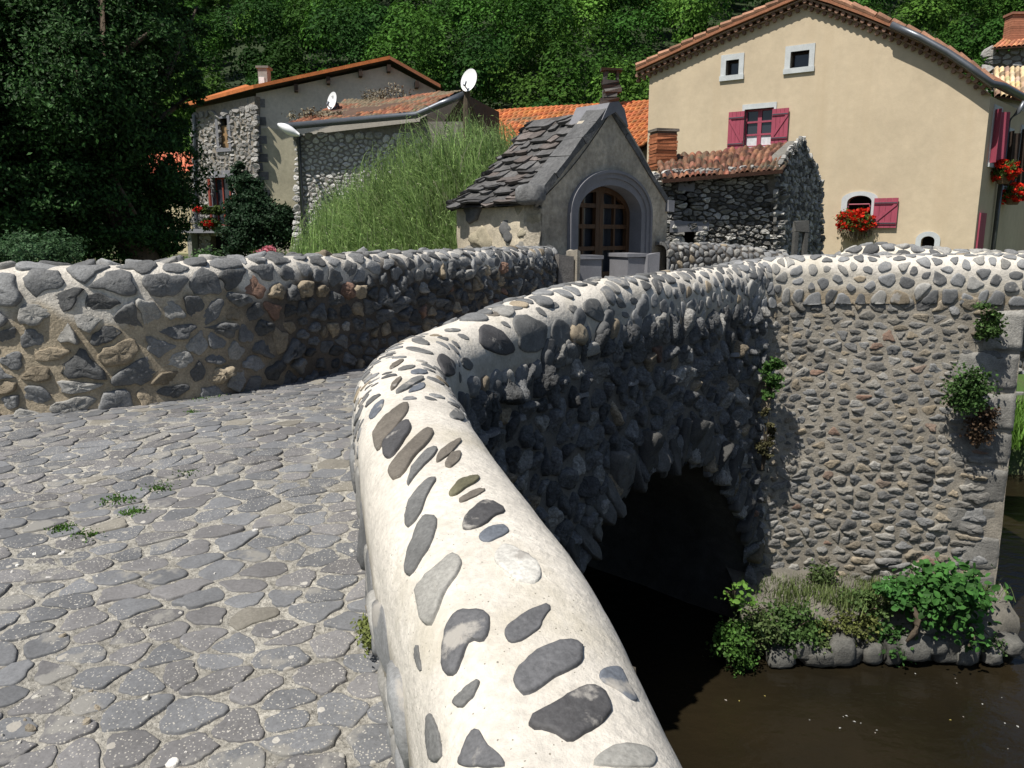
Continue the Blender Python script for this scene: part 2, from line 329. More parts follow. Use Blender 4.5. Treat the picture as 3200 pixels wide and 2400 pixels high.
# ================================================================== STRUCTURE
WATER = -3.65
def road_z(x, y):
    t = np.clip(np.asarray(y)/4.2, -1, 1); t2 = np.clip(t, 0, 1); return -1.55 + .55*(1-(1-t2)**1.35) + np.where(t < 0, .1*t, 0)
R_PATH = [(.25,-.9,-.86),(.2,.1,-.80),(.12,.6,-.755),(.085,.975,-.70),(-.015,1.41,-.625),(-.18,1.98,-.585),(-.33,2.58,-.555),(-.41,2.93,-.54),(-.47,3.3,-.525),(-.45,3.75,-.51),(-.3,4.13,-.475),(-.02,4.55,-.40),(.36,5.03,-.335),
          (.67,5.43,-.30),(1.38,6.25,-.285),(1.85,6.74,-.26),(2.22,7.04,-.22),(2.8,7.07,-.185),(3.6,6.95,-.175),(4.43,6.83,-.18),(5.2,6.75,-.2)]
L_PATH = [(-6.5,4.05,-.23),(-4.6,4.3,-.22),(-3.3,4.42,-.2),(-2.6,4.55,-.185),(-2.1,4.85,-.165),(-1.65,5.45,-.15),(-1.15,6.25,-.15),(-.55,7.5,-.15),(-.05,8.7,-.15),(.28,9.7,-.15),(.42,10.2,-.16)]
HW = .205
# ---- water, ground, hill
mb = MB(); mb.poly([(-60,-30,WATER),(90,-30,WATER),(90,60,WATER),(-60,60,WATER)], [(0,1,2,3)]); tag(mb.build('river', 'water'), kind='structure')
def is_low(x, y):
    # river channel and the space under the bridge
    a = np.array((.72, -.69)); d = np.stack([x-1.1, y-5.6], -1); t = d @ a; s_ = d @ np.array((.69, .72))
    up = (t <= .6) & (np.abs(s_) < 3.2)
    right = (x > -.05) & (y < 7.0) & (s_ < 6) | (x > 3.9) & (y < 11.0 + .12*(x-4))
    under = (x > -.9) & (x < 5) & (y > 2) & (y < 8.0)
    return up | right | under
nx = 260; ny = 200; gx = np.sign(np.linspace(-1, 1, nx))*np.abs(np.linspace(-1, 1, nx))**2.2*80 + 2; gy = -25 + 75*np.linspace(0, 1, ny)**1.0
GX, GY = np.meshgrid(gx, gy, indexing='ij'); X = GX.ravel(); Y = GY.ravel()
Z = np.where(is_low(X, Y), -4.4, -1.35) + np.clip((Y-20)*.03, 0, 1.0) + .04*fbm(np.stack([X, Y, X*0], 1), 1.1)
Z = np.where((~is_low(X, Y)) & (X > 3.9) & (Y < 16), -3.4 + np.clip((Y-11)*.35, 0, 2.0), Z)
mb = MB(); mb.arr(np.stack([X, Y, Z], 1), grid(None, nx, ny), (.2,.2,.2)); tag(mb.build('ground', 'earth', smooth=True), kind='structure')
def hill_z(x, y): return -1.5 + np.clip(y-38, 0, 500)*.50 + 3.0*np.sin(x*.05+1)*np.clip((y-38)/40, 0, 1)
hx = np.linspace(-140, 190, 90); hy = np.linspace(36, 240, 60); GX, GY = np.meshgrid(hx, hy, indexing='ij'); X = GX.ravel(); Y = GY.ravel()
mb = MB(); mb.arr(np.stack([X, Y, hill_z(X, Y)], 1), grid(None, 90, 60), (.2,.2,.2)); M['forestfloor'] = mat('forestfloor', base=(.02,.035,.01), n1=(.3,.3)); tag(mb.build('hill', 'forestfloor', smooth=True), kind='structure')
# ---- cobbled road
RB = Ribbon(R_PATH, crown_profile(HW, .95, .42, r=.19, inner_in=.045, of=-.002))
LB = Ribbon(L_PATH, crown_profile(.19, 1.9, 1.0, r=.15))
ROAD = [(-6.5,-3)] + [(p[0], p[1]) for p in RB.P[::8]] + [(5.2,9),(6,12),(3,14.5),(1.0,10.5)] + [(p[0], p[1]) for p in LB.P[::-8]]
ROAD = [(.25,-3)] + ROAD[1:] + [(-6.5,-3)]
RP = np.array(ROAD)
def inside(x, y, P=RP):
    x = np.asarray(x); y = np.asarray(y); r = np.zeros(x.shape, bool); j = len(P)-1
    for i in range(len(P)):
        c = ((P[i, 1] > y) != (P[j, 1] > y)) & (x < (P[j, 0]-P[i, 0])*(y-P[i, 1])/(P[j, 1]-P[i, 1]+1e-12)+P[i, 0]); r ^= c; j = i
    return r
def road_surf(u, v, h): return np.stack([u, v, road_z(u, v) + .018*np.sin(u*2.1+v)*np.cos(v*1.7) + h], 1)
mb = MB(); xs = np.arange(-6.5, 6.2, .07); ys = np.arange(-3, 14.6, .07); GX, GY = np.meshgrid(xs, ys, indexing='ij'); X = GX.ravel(); Y = GY.ravel()
V = road_surf(X, Y, .004*fbm(np.stack([X, Y, X*0], 1), 9)); Q = grid(None, len(xs), len(ys)); ctr = V[Q].mean(1); Q = Q[inside(ctr[:, 0], ctr[:, 1])][:, ::-1]
mb.arr(V, Q, (.3,.3,.3), 0)
INM = inside(GX, GY); ins = lambda u, v: bool(INM[min(max(int((u+6.5)/.07),0),len(xs)-1), min(max(int((v+3)/.07),0),len(ys)-1)])
# cobbles run in gently slanting courses: rotated packing frame
RA = math.radians(14); ca, sa = math.cos(RA), math.sin(RA)
def rrot(u, v, h): return road_surf(u*ca - v*sa, u*sa + v*ca, h)
pts = poisson(-5, 6, -2, 9.6, lambda u, v: .125, 1.4, 26, lambda u, v: ins(u*ca - v*sa, u*sa + v*ca) and (u*sa+v*ca) > -.2 and abs(u*ca-v*sa) < 4.5, (.55, .75, .95, 1.25, 1.7))
O = outlines(pts, 1.4, .0065, 26, .28, .08, 2)
def roadcol(u, v):
    g = random.uniform(.115, .18); r = random.random()
    if r < .03: return (g*1.4, g*1.3, g*1.1)
    return (g*(1.03 if r > .6 else .98), g, g*(1.0 if r > .6 else 1.04))
stones(mb, O, rrot, lambda u, v: .0065, roadcol, 'slab', .03, .12, 1, .02, .08)
# pebbles and grit in the joints
PN = 4500; px = rng.uniform(-3.6, .6, PN); py = rng.uniform(.3, 7, PN)**1.0; k = inside(px, py) & (fbm(np.stack([px, py, px*0], 1), 1.3) + rng.normal(0, .35, PN) > .15 + .35*np.clip(py-1.5, 0, 3) + .35*np.clip(px+1.0, -.5, 1)); px, py = px[k], py[k]
ang = np.linspace(0, 2*np.pi, 7, endpoint=False); r = (.0025 + .009*rng.random(len(px))**3)[:, None, None]
O = np.stack([px, py], 1)[:, None, :] + r*np.stack([np.cos(ang)*1.3, np.sin(ang)*.9], 1)[None]*rng.uniform(.7, 1.3, (len(px), 7, 1))
pc = lambda u, v: random.choice(((.62,.6,.56), (.5,.48,.43), (.55,.53,.5), (.3,.26,.2)))
stones(mb, O, lambda u, v, h: road_surf(u, v, h+.006), lambda u, v: .004, pc, 'flat', .4, .3, 2, .022)
tag(mb.build('road', ['grit', 'road', 'masonry'], smooth=True), kind='structure')
# ================================================================== BRIDGE
bridge = empty('stone_bridge', (1.0, 5.5, -3.6), 'old humpback bridge of dark basalt rubble with cream mortar coping over the brown river', 'bridge')
CREAM = np.array((.59,.55,.485)); TANM = np.array((.33,.27,.19)); DARKM = np.array((.10,.085,.07))
def mixc(a, b, t): t = np.clip(t, 0, 1)[:, None]; return a*(1-t) + b*t
def rim(n, lo, hi):
    t = np.clip((n-lo)/(hi-lo), 0, 1); return t*t*(3-2*t)
# --- right parapet (near)
qi = RB.q_of_b(-.30, -1); qo = RB.q_of_b(-.22, 1)
mb = MB()
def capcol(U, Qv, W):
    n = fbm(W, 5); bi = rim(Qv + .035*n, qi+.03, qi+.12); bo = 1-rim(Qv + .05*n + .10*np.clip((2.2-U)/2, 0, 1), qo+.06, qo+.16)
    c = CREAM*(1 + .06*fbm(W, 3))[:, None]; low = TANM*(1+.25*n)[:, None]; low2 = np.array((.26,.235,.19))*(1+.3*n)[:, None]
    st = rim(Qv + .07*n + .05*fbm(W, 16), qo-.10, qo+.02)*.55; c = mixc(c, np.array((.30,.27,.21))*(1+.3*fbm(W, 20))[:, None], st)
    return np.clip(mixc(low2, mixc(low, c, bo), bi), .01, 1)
uA = RB.at(-.47, 3.3); uB = RB.at(1.0, 5.9); uC = RB.at(2.3, 7.02)
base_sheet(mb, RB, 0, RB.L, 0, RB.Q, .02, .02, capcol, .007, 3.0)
bv = BVHTree.FromPolygons([tuple(v) for v in mb.v[0]], [tuple(q) for q in mb.q[0][0]])
Ssurf = mb.v[0]; nqq = max(2, int(RB.Q/.02)); nuu = max(2, int(RB.L/.02))
def uv_of(hit):
    # nearest vertex of the base sheet -> surface coordinates
    d = ((Ssurf - np.array(hit))**2).sum(1); i = int(d.argmin()); a, b = divmod(i, nqq)
    u0, q0 = a/(nuu-1)*RB.L, b/(nqq-1)*RB.Q
    e = .02; P0 = Ssurf[i]; J = (RB.surf(np.array([u0+e, u0]), np.array([q0, q0+e]), np.zeros(2)) - RB.surf(np.array([u0]), np.array([q0]), np.zeros(1)))/e
    dd = np.array(hit)-RB.surf(np.array([u0]), np.array([q0]), np.zeros(1))[0]; return (u0 + np.clip(dd @ J[0]/(J[0] @ J[0]), -.03, .03), q0 + np.clip(dd @ J[1]/(J[1] @ J[1]), -.03, .03))
Z4 = (.45208, 1200, 1700); Z3 = (.5424, 1100, 900)
TR = [(Z4,'d',[(545,440),(600,475),(735,490),(740,600),(680,705),(655,665),(590,670),(560,750),(520,860),(490,930),(415,935),(412,760),(430,590),(470,500)]),
(Z4,'d',[(830,610),(870,560),(980,470),(1090,430),(1165,440),(1110,510),(1080,590),(960,665),(850,710)]),
(Z4,'d',[(885,920),(940,830),(1060,750),(1200,680),(1290,662),(1370,690),(1380,760),(1350,830),(1230,900),(1080,1000),(975,1050),(930,1020)]),
(Z4,'b',[(1475,890),(1520,850),(1600,840),(1650,890),(1700,1000),(1760,1090),(1690,1070),(1600,1000),(1500,950)]),
(Z4,'k',[(1000,1220),(1080,1160),(1200,1100),(1280,1020),(1440,985),(1560,1060),(1600,1130),(1540,1200),(1450,1290),(1370,1310),(1290,1375),(1210,1355),(1150,1310),(1100,1275),(1030,1290)]),
(Z4,'g',[(470,1110),(520,1050),(600,970),(670,940),(650,1020),(590,1090),(520,1150)]),
(Z4,'d',[(515,1548),(540,1450),(590,1310),(625,1270),(670,1290),(690,1370),(780,1430),(830,1500),(840,1540),(700,1546)]),
(Z4,'l',[(1450,1540),(1470,1480),(1560,1400),(1680,1380),(1800,1410),(1890,1470),(1900,1540),(1700,1546)]),
(Z4,'w',[(740,70),(800,10),(900,30),(1050,110),(1090,190),(1060,270),(960,290),(850,200),(770,140)]),
(Z4,'l',[(235,320),(300,220),(400,130),(490,60),(540,80),(520,200),(430,330),(370,470),(330,580),(260,540),(235,430)]),
(Z4,'g',[(210,740),(237,675),(250,780),(268,880),(240,870)]),(Z4,'g',[(300,1200),(330,1140),(345,1220),(400,1350),(405,1500),(305,1500)]),
(Z3,'g',[(310,1640),(320,1540),(370,1400),(420,1310),(480,1290),(500,1350),(470,1450),(400,1580),(340,1659)]),
(Z3,'g',[(305,1370),(310,1290),(370,1170),(440,1100),(500,1090),(440,1180),(420,1260),(370,1340),(320,1395)]),
(Z3,'k',[(625,1390),(650,1310),(740,1235),(810,1228),(870,1260),(885,1300),(820,1310),(760,1380),(690,1390)]),
(Z3,'b',[(725,1450),(760,1390),(850,1362),(930,1400),(850,1440),(770,1475)]),(Z3,'o',[(550,1205),(580,1150),(650,1090),(745,1085),(720,1120),(650,1160),(600,1200)]),
(Z3,'t',[(605,1230),(650,1195),(720,1160),(785,1158),(730,1195),(640,1240)]),(Z3,'g',[(735,1000),(740,950),(790,930),(825,980),(820,1030),(770,1042)]),
(Z3,'t',[(525,1030),(560,960),(630,935),(630,975),(580,1040)]),(Z3,'t',[(470,1020),(500,950),(570,890),(640,866),(590,940),(510,1000)]),
(Z3,'t',[(220,1110),(225,1040),(280,960),(350,880),(430,815),(490,830),(440,900),(360,970),(300,1080),(240,1122)]),
(Z3,'g',[(315,1160),(330,1080),(380,990),(440,930),(500,910),(470,980),(400,1040),(340,1120)]),(Z3,'k',[(175,985),(185,900),(250,820),(320,757),(345,820),(300,890),(230,985)]),
(Z3,'t',[(125,850),(150,790),(210,720),(320,650),(325,720),(270,790),(200,860),(150,955),(120,920)]),(Z3,'b',[(95,760),(120,690),(190,630),(180,690),(130,750)]),
(Z3,'g',[(445,610),(480,570),(560,565),(650,600),(690,640),(640,650),(520,635)]),(Z3,'l',[(415,700),(500,680),(600,670),(690,680),(620,700),(450,715)]),
(Z3,'g',[(550,740),(590,690),(640,730),(645,770),(600,760)]),(Z3,'o',[(565,850),(640,810),(700,820),(780,870),(830,945),(760,900),(680,855),(600,840)]),
(Z3,'b',[(320,605),(360,560),(430,545),(420,580),(340,605)]),(Z3,'g',[(245,610),(300,560),(360,520),(440,515),(370,555),(290,605)]),
(Z3,'t',[(215,595),(240,540),(290,510),(280,540),(240,590)]),(Z3,'b',[(330,485),(380,470),(440,480),(430,498),(350,498)]),(Z3,'g',[(255,475),(300,450),(370,445),(360,462),(290,478)]),
(Z3,'t',[(210,470),(240,430),(310,405),(290,430),(240,465)]),(Z3,'g',[(290,350),(360,340),(440,365),(480,390),(400,375)]),(Z3,'g',[(320,300),(400,290),(460,335),(390,325)]),
(Z3,'g',[(85,425),(110,385),(180,362),(130,405)]),(Z3,'g',[(525,240),(600,235),(635,245),(600,255),(540,255)]),(Z3,'g',[(595,262),(650,268),(685,300),(640,298)]),
(Z3,'k',[(715,250),(760,215),(850,235),(910,300),(935,350),(900,400),(840,380),(740,340)]),(Z3,'g',[(915,170),(980,148),(1060,175),(1120,220),(1125,300),(1090,360),(1020,378),(950,345),(955,280)]),
(Z3,'g',[(1140,270),(1150,200),(1200,170),(1255,210),(1258,290),(1210,350),(1160,340)]),(Z3,'g',[(1320,100),(1370,55),(1420,70),(1440,130),(1455,210),(1400,185),(1340,150)]),
(Z3,'g',[(845,190),(890,195),(920,230),(880,222)]),(Z3,'g',[(900,115),(950,105),(990,115),(960,128),(910,128)]),(Z3,'g',[(1045,110),(1090,115),(1130,165),(1090,160)]),
(Z3,'g',[(1120,90),(1165,75),(1200,110),(1150,122)]),(Z3,'g',[(1235,100),(1280,98),(1310,130),(1270,152)]),(Z3,'g',[(1465,100),(1500,105),(1520,165),(1480,165)]),
(Z3,'g',[(1510,55),(1550,60),(1585,110),(1540,122)]),(Z3,'g',[(1595,55),(1635,52),(1650,90),(1615,100)]),(Z3,'k',[(485,390),(530,385),(590,440),(590,500),(540,520),(500,450)]),
(Z3,'g',[(620,410),(660,395),(695,440),(690,480),(640,460)]),(Z3,'g',[(1550,135),(1590,140),(1600,175),(1560,170)]),(Z3,'t',[(760,158),(830,135),(865,150),(840,166)])]
PAL = {'d':(.135,.135,.14),'b':(.15,.165,.19),'k':(.085,.083,.085),'g':(.17,.17,.165),'l':(.36,.35,.32),'w':(.6,.58,.53),'o':(.16,.15,.095),'t':(.17,.15,.125)}
outs = []; cl = []; taken = []
for (zz, kind, poly) in TR:
    pts = []
    P2 = round_outline([(a*1.0, b*1.0) for a, b in poly], 30, .05, 1)
    for (a, b) in P2:
        u, v = zz[1] + a*zz[0], zz[2] + b*zz[0]; h = bv.ray_cast(Vector((0,0,0)), ray(u, v).normalized())
        if h[0] is not None: pts.append(uv_of(h[0]))
    if len(pts) < 24: continue
    o = np.array(pts)
    if len(o) != 30:
        o = round_outline([tuple(p) for p in o], 30, .0, 0)
    if np.abs(o - o.mean(0)).max() > .35: continue
    o = .1*np.roll(o, 1, 0) + .8*o + .1*np.roll(o, -1, 0)
    outs.append(o); cl.append(PAL[kind]); taken.append((o.mean(0), np.sqrt(((o-o.mean(0))**2).sum(1)).max()))
it = iter(cl); stones(mb, np.array(outs), RB.dsurf, lambda u, v: .007, lambda u, v: tuple(.82*c for c in next(it)), 'slab', .0, .10, 1, .012, .07)
free = lambda u, v, m=.02: all((u-t[0][0])**2 + (v-t[0][1])**2 > (t[1]+m)**2 for t in taken)
pts = poisson(RB.at(-.33, 2.58), RB.at(-.42, 3.9), qi+.02, qo-.02, lambda u, v: .085, .6, 26, lambda u, v: free(u, v, .028))
stones(mb, outlines(pts, .6, .02, 16, .07, .1, 1), RB.dsurf, lambda u, v: .004, stone_col(.8, .12, .0, .2), 'slab', .02, .1, 1)
# inner face (road side): larger grey stones, half buried
pts = poisson(.2, RB.L-.1, .1, qi-.02, lambda u, v: .105, 1.25, 14, lambda u, v: free(u, v) and random.random() < .85)
stones(mb, outlines(pts, 1.25, .014, 16, .17, .06), RB.dsurf, lambda u, v: .010, stone_col(.8, .15, .02, .3), 'dome', .12, .06, 1)
# crown of the far half: closely set cross-laid cobbles
pts = poisson(RB.at(-.3, 4.13), RB.L-.05, qi, qo+.16, lambda u, v: .118, .78, 24, lambda u, v: free(u, v, .03))
pts = [p for p in pts if p[0]*.78 > uB or random.random() < .6]
Oc = outlines([p for p in pts if p[0]*.78 < uC-.1], .78, .023, 16, .15, .05)
stones(mb, Oc, RB.dsurf, lambda u, v: .011, stone_col(.75, .04, .0, .18), 'flat', .06, .06, 1)
pts = poisson(uC-.05, RB.L-.05, qi, qo+.16, lambda u, v: .135, 1.15, 24, None, (.6, .8, 1, 1.15))
stones(mb, outlines(pts, 1.1, .022, 18, .17, .06, 1), RB.dsurf, lambda u, v: .012, stone_col(.9, .03, .0, .22), 'flat', .05, .05, 1)
pts = [(t[0]/1.0, t[1]) for t in poisson(uA+.1, uB-.4, qo+.0, RB.Q-.02, lambda u, v: .15, 1, 20, lambda u, v: free(u, v, .05))]
stones(mb, outlines(pts, 1, .02, 16, .13, .07), RB.dsurf, lambda u, v: .03, stone_col(.6, .08, .0, .05), 'dome', .15, .08, 1)
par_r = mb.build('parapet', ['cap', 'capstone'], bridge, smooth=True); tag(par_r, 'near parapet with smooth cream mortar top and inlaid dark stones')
# --- spandrel, abutment and pier face below the coping
SB = Ribbon(R_PATH, prof=[(HW-.04, -.25), (HW+.002, -.40), (HW+.03, -1.2), (HW+.05, -2), (HW+.10, -3.9)])
SB.amp = .02; SB.fs = 2.5; LB.amp = .012
sC = SB.at(.94, 5.74); HS = 1.72
def arch_z(u):
    t = np.clip(np.abs(np.asarray(u)-sC)/HS, 0, 1); return np.where(np.abs(np.asarray(u)-sC) < HS, -3.75 + 2.02*np.sqrt(np.clip(1-t**2.2, 0, 1)), -4.3)
crest = lambda u: np.interp(u, SB.S, SB.P[:, 2])
sP = SB.at(2.2, 7.02)   # concave corner: beyond it the sunlit face
sR = SB.at(4.45, 6.83)
mb = MB(); nu = int(sR/.03); nv = 70
U = np.linspace(0, sR, nu); zb = arch_z(U); qb = np.array([SB.q[np.argmin(abs(SB.A[:, 1]-(z-c)))] for z, c in zip(zb, crest(U))])
UU = np.repeat(U, nv); QQ = (qb[:, None]*np.linspace(0, 1, nv)[None, :]).ravel()
P0 = SB.surf(UU, QQ, np.zeros(len(UU))); W = SB.surf(UU, QQ, .02*fbm(P0, 2.5))
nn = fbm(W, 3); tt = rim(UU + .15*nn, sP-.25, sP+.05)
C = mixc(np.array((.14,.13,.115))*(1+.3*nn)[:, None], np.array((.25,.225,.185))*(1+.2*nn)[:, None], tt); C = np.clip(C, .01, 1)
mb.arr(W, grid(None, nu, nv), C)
okr = lambda u, q: (crest(u) - q - .25) > float(arch_z(u)) + .12
pts = poisson(.6, sP-.06, .16, 3.4, lambda u, v: .145, .9, 22, okr)
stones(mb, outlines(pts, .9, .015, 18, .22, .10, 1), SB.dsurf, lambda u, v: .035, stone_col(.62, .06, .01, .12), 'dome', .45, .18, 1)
# lit face: small stones in tan mortar, flatter low down
pts = poisson(sP+.0, sR-.30, .19, 3.7, lambda u, v: .080 if v < 1.6 else .095, 1.8, 26, None, (.6, .75, .95, 1.15, 1.5))
pts = [p for p in pts if random.random() < .93]
def piercol(u, v):
    c = np.array(stone_col(.78, .14, .02, .2)(u, v)); m_ = np.array((.22,.20,.165)); f = random.uniform(.1, .6); return tuple(c*(1-f)+m_*f)
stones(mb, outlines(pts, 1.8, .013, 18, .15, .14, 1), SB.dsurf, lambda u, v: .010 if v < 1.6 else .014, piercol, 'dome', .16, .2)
sp = mb.build('spandrel_wall', ['masonry', 'basalt'], bridge, smooth=True)
# quoins at the right corner of the pier
mb = MB(); q0 = .20; k = 0
while q0 < 3.7:
    hq = random.uniform(.26, .42); wq = (.46 if k % 2 else .34) + random.uniform(-.04, .04)
    o = [(sR-wq, q0+.012), (sR+.01, q0+.012), (sR+.01, q0+hq-.012), (sR-wq, q0+hq-.012)]
    oo = []
    for i in range(4):
        for t in (0.04, .35, .65, .96): oo.append((o[i][0]+(o[(i+1)%4][0]-o[i][0])*t, o[i][1]+(o[(i+1)%4][1]-o[i][1])*t))
    g = random.uniform(.15, .24); c = (g, g*.96, g*.87)
    nu_, nv_ = 16, 12; A_, B_ = np.meshgrid(np.linspace(0, 1, nu_), np.linspace(0, 1, nv_), indexing='ij'); A_ = A_.ravel(); B_ = B_.ravel()
    ua = o[0][0] + (o[1][0]-o[0][0])*A_; qv = o[0][1] + (o[2][1]-o[0][1])*B_; P0 = SB.surf(ua, qv, np.zeros(len(ua))); ed = np.minimum(np.minimum(A_, 1-A_)*wq, np.minimum(B_, 1-B_)*hq)
    W_ = SB.surf(ua + .008*fbm(P0+k, 14), qv + .008*fbm(P0+3*k, 14), np.clip(ed/.02, 0, 1)**.5*.03 - .014 + .011*fbm(P0+k*1.7, 11)); mb.arr(W_, grid(None, nu_, nv_)[:, ::-1], np.clip(np.array(c)[None]*(1+.25*fbm(P0, 7))[:, None], .02, 1)); q0 += hq; k += 1
# return wall going back from the pier corner
a = SB.surf(np.array([sR]), np.array([0.]), np.zeros(1))[0]; b = SB.surf(np.array([sR]), np.array([SB.Q]), np.zeros(1))[0]
RW = [(a[0], a[1], -.30), (b[0]+.01, b[1], -4.2), (b[0]+.5, b[1]+5.2, -4.2), (a[0]+.5, a[1]+5.2, -.30)]
mb.poly(RW, [(0,1,2,3)], (.2,.185,.16)); mb.build('quoins', 'masonry', bridge, smooth=True)
# --- arch: voussoirs and barrel
mb = MB(); th = np.linspace(-.985, .985, 44)
for i, t in enumerate(th):
    u = sC + HS*math.sin(t*math.pi/2); z = float(arch_z(u)); u2 = sC + (HS+.3)*math.sin(t*math.pi/2)
    du = .05*abs(math.cos(t*1.4)) + .025; nrm = Vector((math.sin(t*math.pi/2)*HS, math.cos(t*math.pi/2)*2.0)).normalized(); Lh = random.uniform(.22, .42)
    tg = Vector((nrm.y, -nrm.x)); wd = random.uniform(.035, .06); c0 = Vector((u, -.25 + crest(u) - z)) + Vector((nrm.x, -nrm.y))*(-.05+random.uniform(-.05,.04))
    c1 = c0 + Vector((nrm.x, -nrm.y))*Lh; tg2 = Vector((nrm.y, nrm.x))
    o = [c0 - tg2*wd, c0 + tg2*wd, c1 + tg2*wd*1.2, c1 - tg2*wd*1.2]
    g = random.uniform(.05, .13); c = (g, g*.98, g*.92) if random.random() < .8 else (g*1.4, g*1.2, g*.8)
    stones(mb, np.array([round_outline([tuple(p) for p in o], 14, .04, 1)]), SB.dsurf, lambda u, v: random.uniform(.04, .09), lambda u, v: c, 'flat', .3, .12)
uu = sC + HS*np.sin(np.linspace(-1, 1, 60)*math.pi/2); zz = arch_z(uu); zz[0] = zz[-1] = -4.3
qq = np.array([SB.q[np.argmin(abs(SB.A[:, 1]-(z-c)))] for z, c in zip(zz, crest(uu))]); P0 = SB.surf(uu, qq, np.full(len(uu), -.0)); P0[:, 2] = zz
dep = np.linspace(0, 5.2, 40); W = P0[:, None, :] + dep[None, :, None]*np.array((-.72, .69, 0))[None, None, :]; W = W.reshape(-1, 3); W += (.03*fbm(W, 4))[:, None]*np.array((.5, .4, .7))
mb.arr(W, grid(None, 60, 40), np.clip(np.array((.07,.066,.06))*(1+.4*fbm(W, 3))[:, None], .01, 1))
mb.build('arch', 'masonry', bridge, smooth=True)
# --- left parapet
mb = MB(); qa = LB.q_of_b(-.27, 1)
qtop = LB.q[np.argmax(LB.A[:, 1])]
def lcol(U, Qv, W):
    n = fbm(W, 5); t = rim(-(Qv) + .12*n + .16*rim(-U, -4.3, -3.2), -(qtop+.36), -(qtop+.26)); dk = rim(U + .3*n, 4.5, 5.3)
    low = mixc(np.array((.34,.285,.205))*(1+.12*n)[:, None], np.array((.095,.08,.065))*(1+.3*n)[:, None], dk)  # mortar darkens along the receding stretch: its shade is put into the colour
    return np.clip(mixc(low, CREAM*(.93+.06*n)[:, None], t), .01, 1)
base_sheet(mb, LB, 0, LB.L, LB.q_of_b(-1.6, -1), LB.Q, .03, .025, lcol, .012, 3)
qT = lambda v: v - qtop
def lsp(u, v): return (.175 if qT(v) < .42 else .135) if u < 5.2 else (.14 if qT(v) < .42 else .115)
def lkeep(u, v):
    return True
pts = poisson(1.6, LB.L, qtop-.16, LB.Q-.03, lsp, 1.2, 30, lkeep, (.62, .75, .95, 1.15, 1.4))
pts = [p for p in pts if not (p[1]-qtop < .4 and p[0]*1.2 < 4.4 and random.random() < .3) and not (p[1]-qtop > .4 and random.random() < .16)]
O = outlines(pts, 1.2, .015, 22, .28, .10, 1)
top = np.array([o.mean(0)[1]-qtop < .3 for o in O]); far = np.array([o.mean(0)[0] > random.uniform(4.6, 5.3) for o in O])
stones(mb, O[top], LB.dsurf, lambda u, v: .016, stone_col(.85, .05, .0, .10), 'flat', .14, .14)
stones(mb, O[~top & ~far], LB.dsurf, lambda u, v: .015, stone_col(.74, .26, .03, .22), 'flat', .2, .2)
stones(mb, O[~top & far], LB.dsurf, lambda u, v: .034, stone_col(.52, .16, .03, .08), 'dome', .4, .25)  # receding stones take a darker palette, painted shade like their mortar
par_l = mb.build('parapet', 'masonry', bridge, smooth=True); tag(par_l, 'far parapet of rounded cobbles curving towards the chapel')
exec_rest = True
#REST
# ================================================================== HOUSES
def hdir(deg): return Vector((math.cos(math.radians(deg)), math.sin(math.radians(deg)), 0))
class Face:
    """a vertical wall plane: local a to the right, z up, d towards the viewer"""
    def __init__(s, u, y, deg):
        s.O = PY(u, 733, y); s.O.z = 0; s.R = hdir(deg); s.N = Vector((s.R.y, -s.R.x, 0))
    def loc(s, u, v): r = ray(u, v); t = s.O.dot(s.N)/r.dot(s.N); p = r*t; return ((p-s.O).dot(s.R), p.z)
    def W(s, a, z, d=0): return s.O + s.R*a + s.N*d + Vector((0,0,z))
    def surf(s, a, z, h): return np.array(s.O)[None] + np.outer(a, np.array(s.R)) + np.outer(h, np.array(s.N)) + np.outer(z, (0,0,1))
def L(face, px): return [face.loc(*p) for p in px]
def plate(mb, F_, outline, holes=(), d=0, th=.25, C=(.5,.5,.5), mi=0):
    """wall plate with real openings and reveals; outline in local coordinates"""
    loops = [outline] + list(holes); flat = [p for l in loops for p in l]
    tris = tessellate_polygon([[Vector((p[0], p[1], 0)) for p in l] for l in loops])
    mb.poly([F_.W(p[0], p[1], d) for p in flat], [t for t in tris], C, mi)
    for l in loops:
        n = len(l); mb.poly([F_.W(p[0], p[1], d) for p in l] + [F_.W(p[0], p[1], d-th) for p in l], [(i, (i+1) % n, n+(i+1) % n, n+i) for i in range(n)], C, mi)
def fbox(mb, F_, a0, z0, a1, z1, d0, d1, C=(.5,.5,.5), mi=0, jit=0):
    mb.box(F_.W((a0+a1)/2, (z0+z1)/2, (d0+d1)/2), F_.R*(a1-a0), F_.N*(d1-d0), Vector((0,0,z1-z0)), C, mi, jit)
def rect(a0, z0, a1, z1): return [(a0, z0), (a1, z0), (a1, z1), (a0, z1)]
def archpts(ac, hw, z0, zs, zt, n=16):
    p = [(ac-hw, z0)]
    for k in range(n+1): t = math.pi*(1-k/n); p.append((ac+hw*math.cos(t), zs+(zt-zs)*math.sin(t)))
    return p + [(ac+hw, z0)]
def ring(mb, F_, outer, inner, d0, d1, C=(.5,.5,.5), mi=0):
    n = len(outer); P = [F_.W(*p, d1) for p in outer] + [F_.W(*p, d1) for p in inner] + [F_.W(*p, d0) for p in outer] + [F_.W(*p, d0) for p in inner]
    fs = []
    for i in range(n-1): fs += [(i, i+1, n+i+1, n+i), (i, 2*n+i, 2*n+i+1, i+1), (n+i+1, 3*n+i+1, 3*n+i, n+i)]
    fs += [(0, n, 3*n, 2*n), (n-1, 3*n-1, 4*n-1, 2*n-1)]
    mb.poly(P, fs, C, mi)
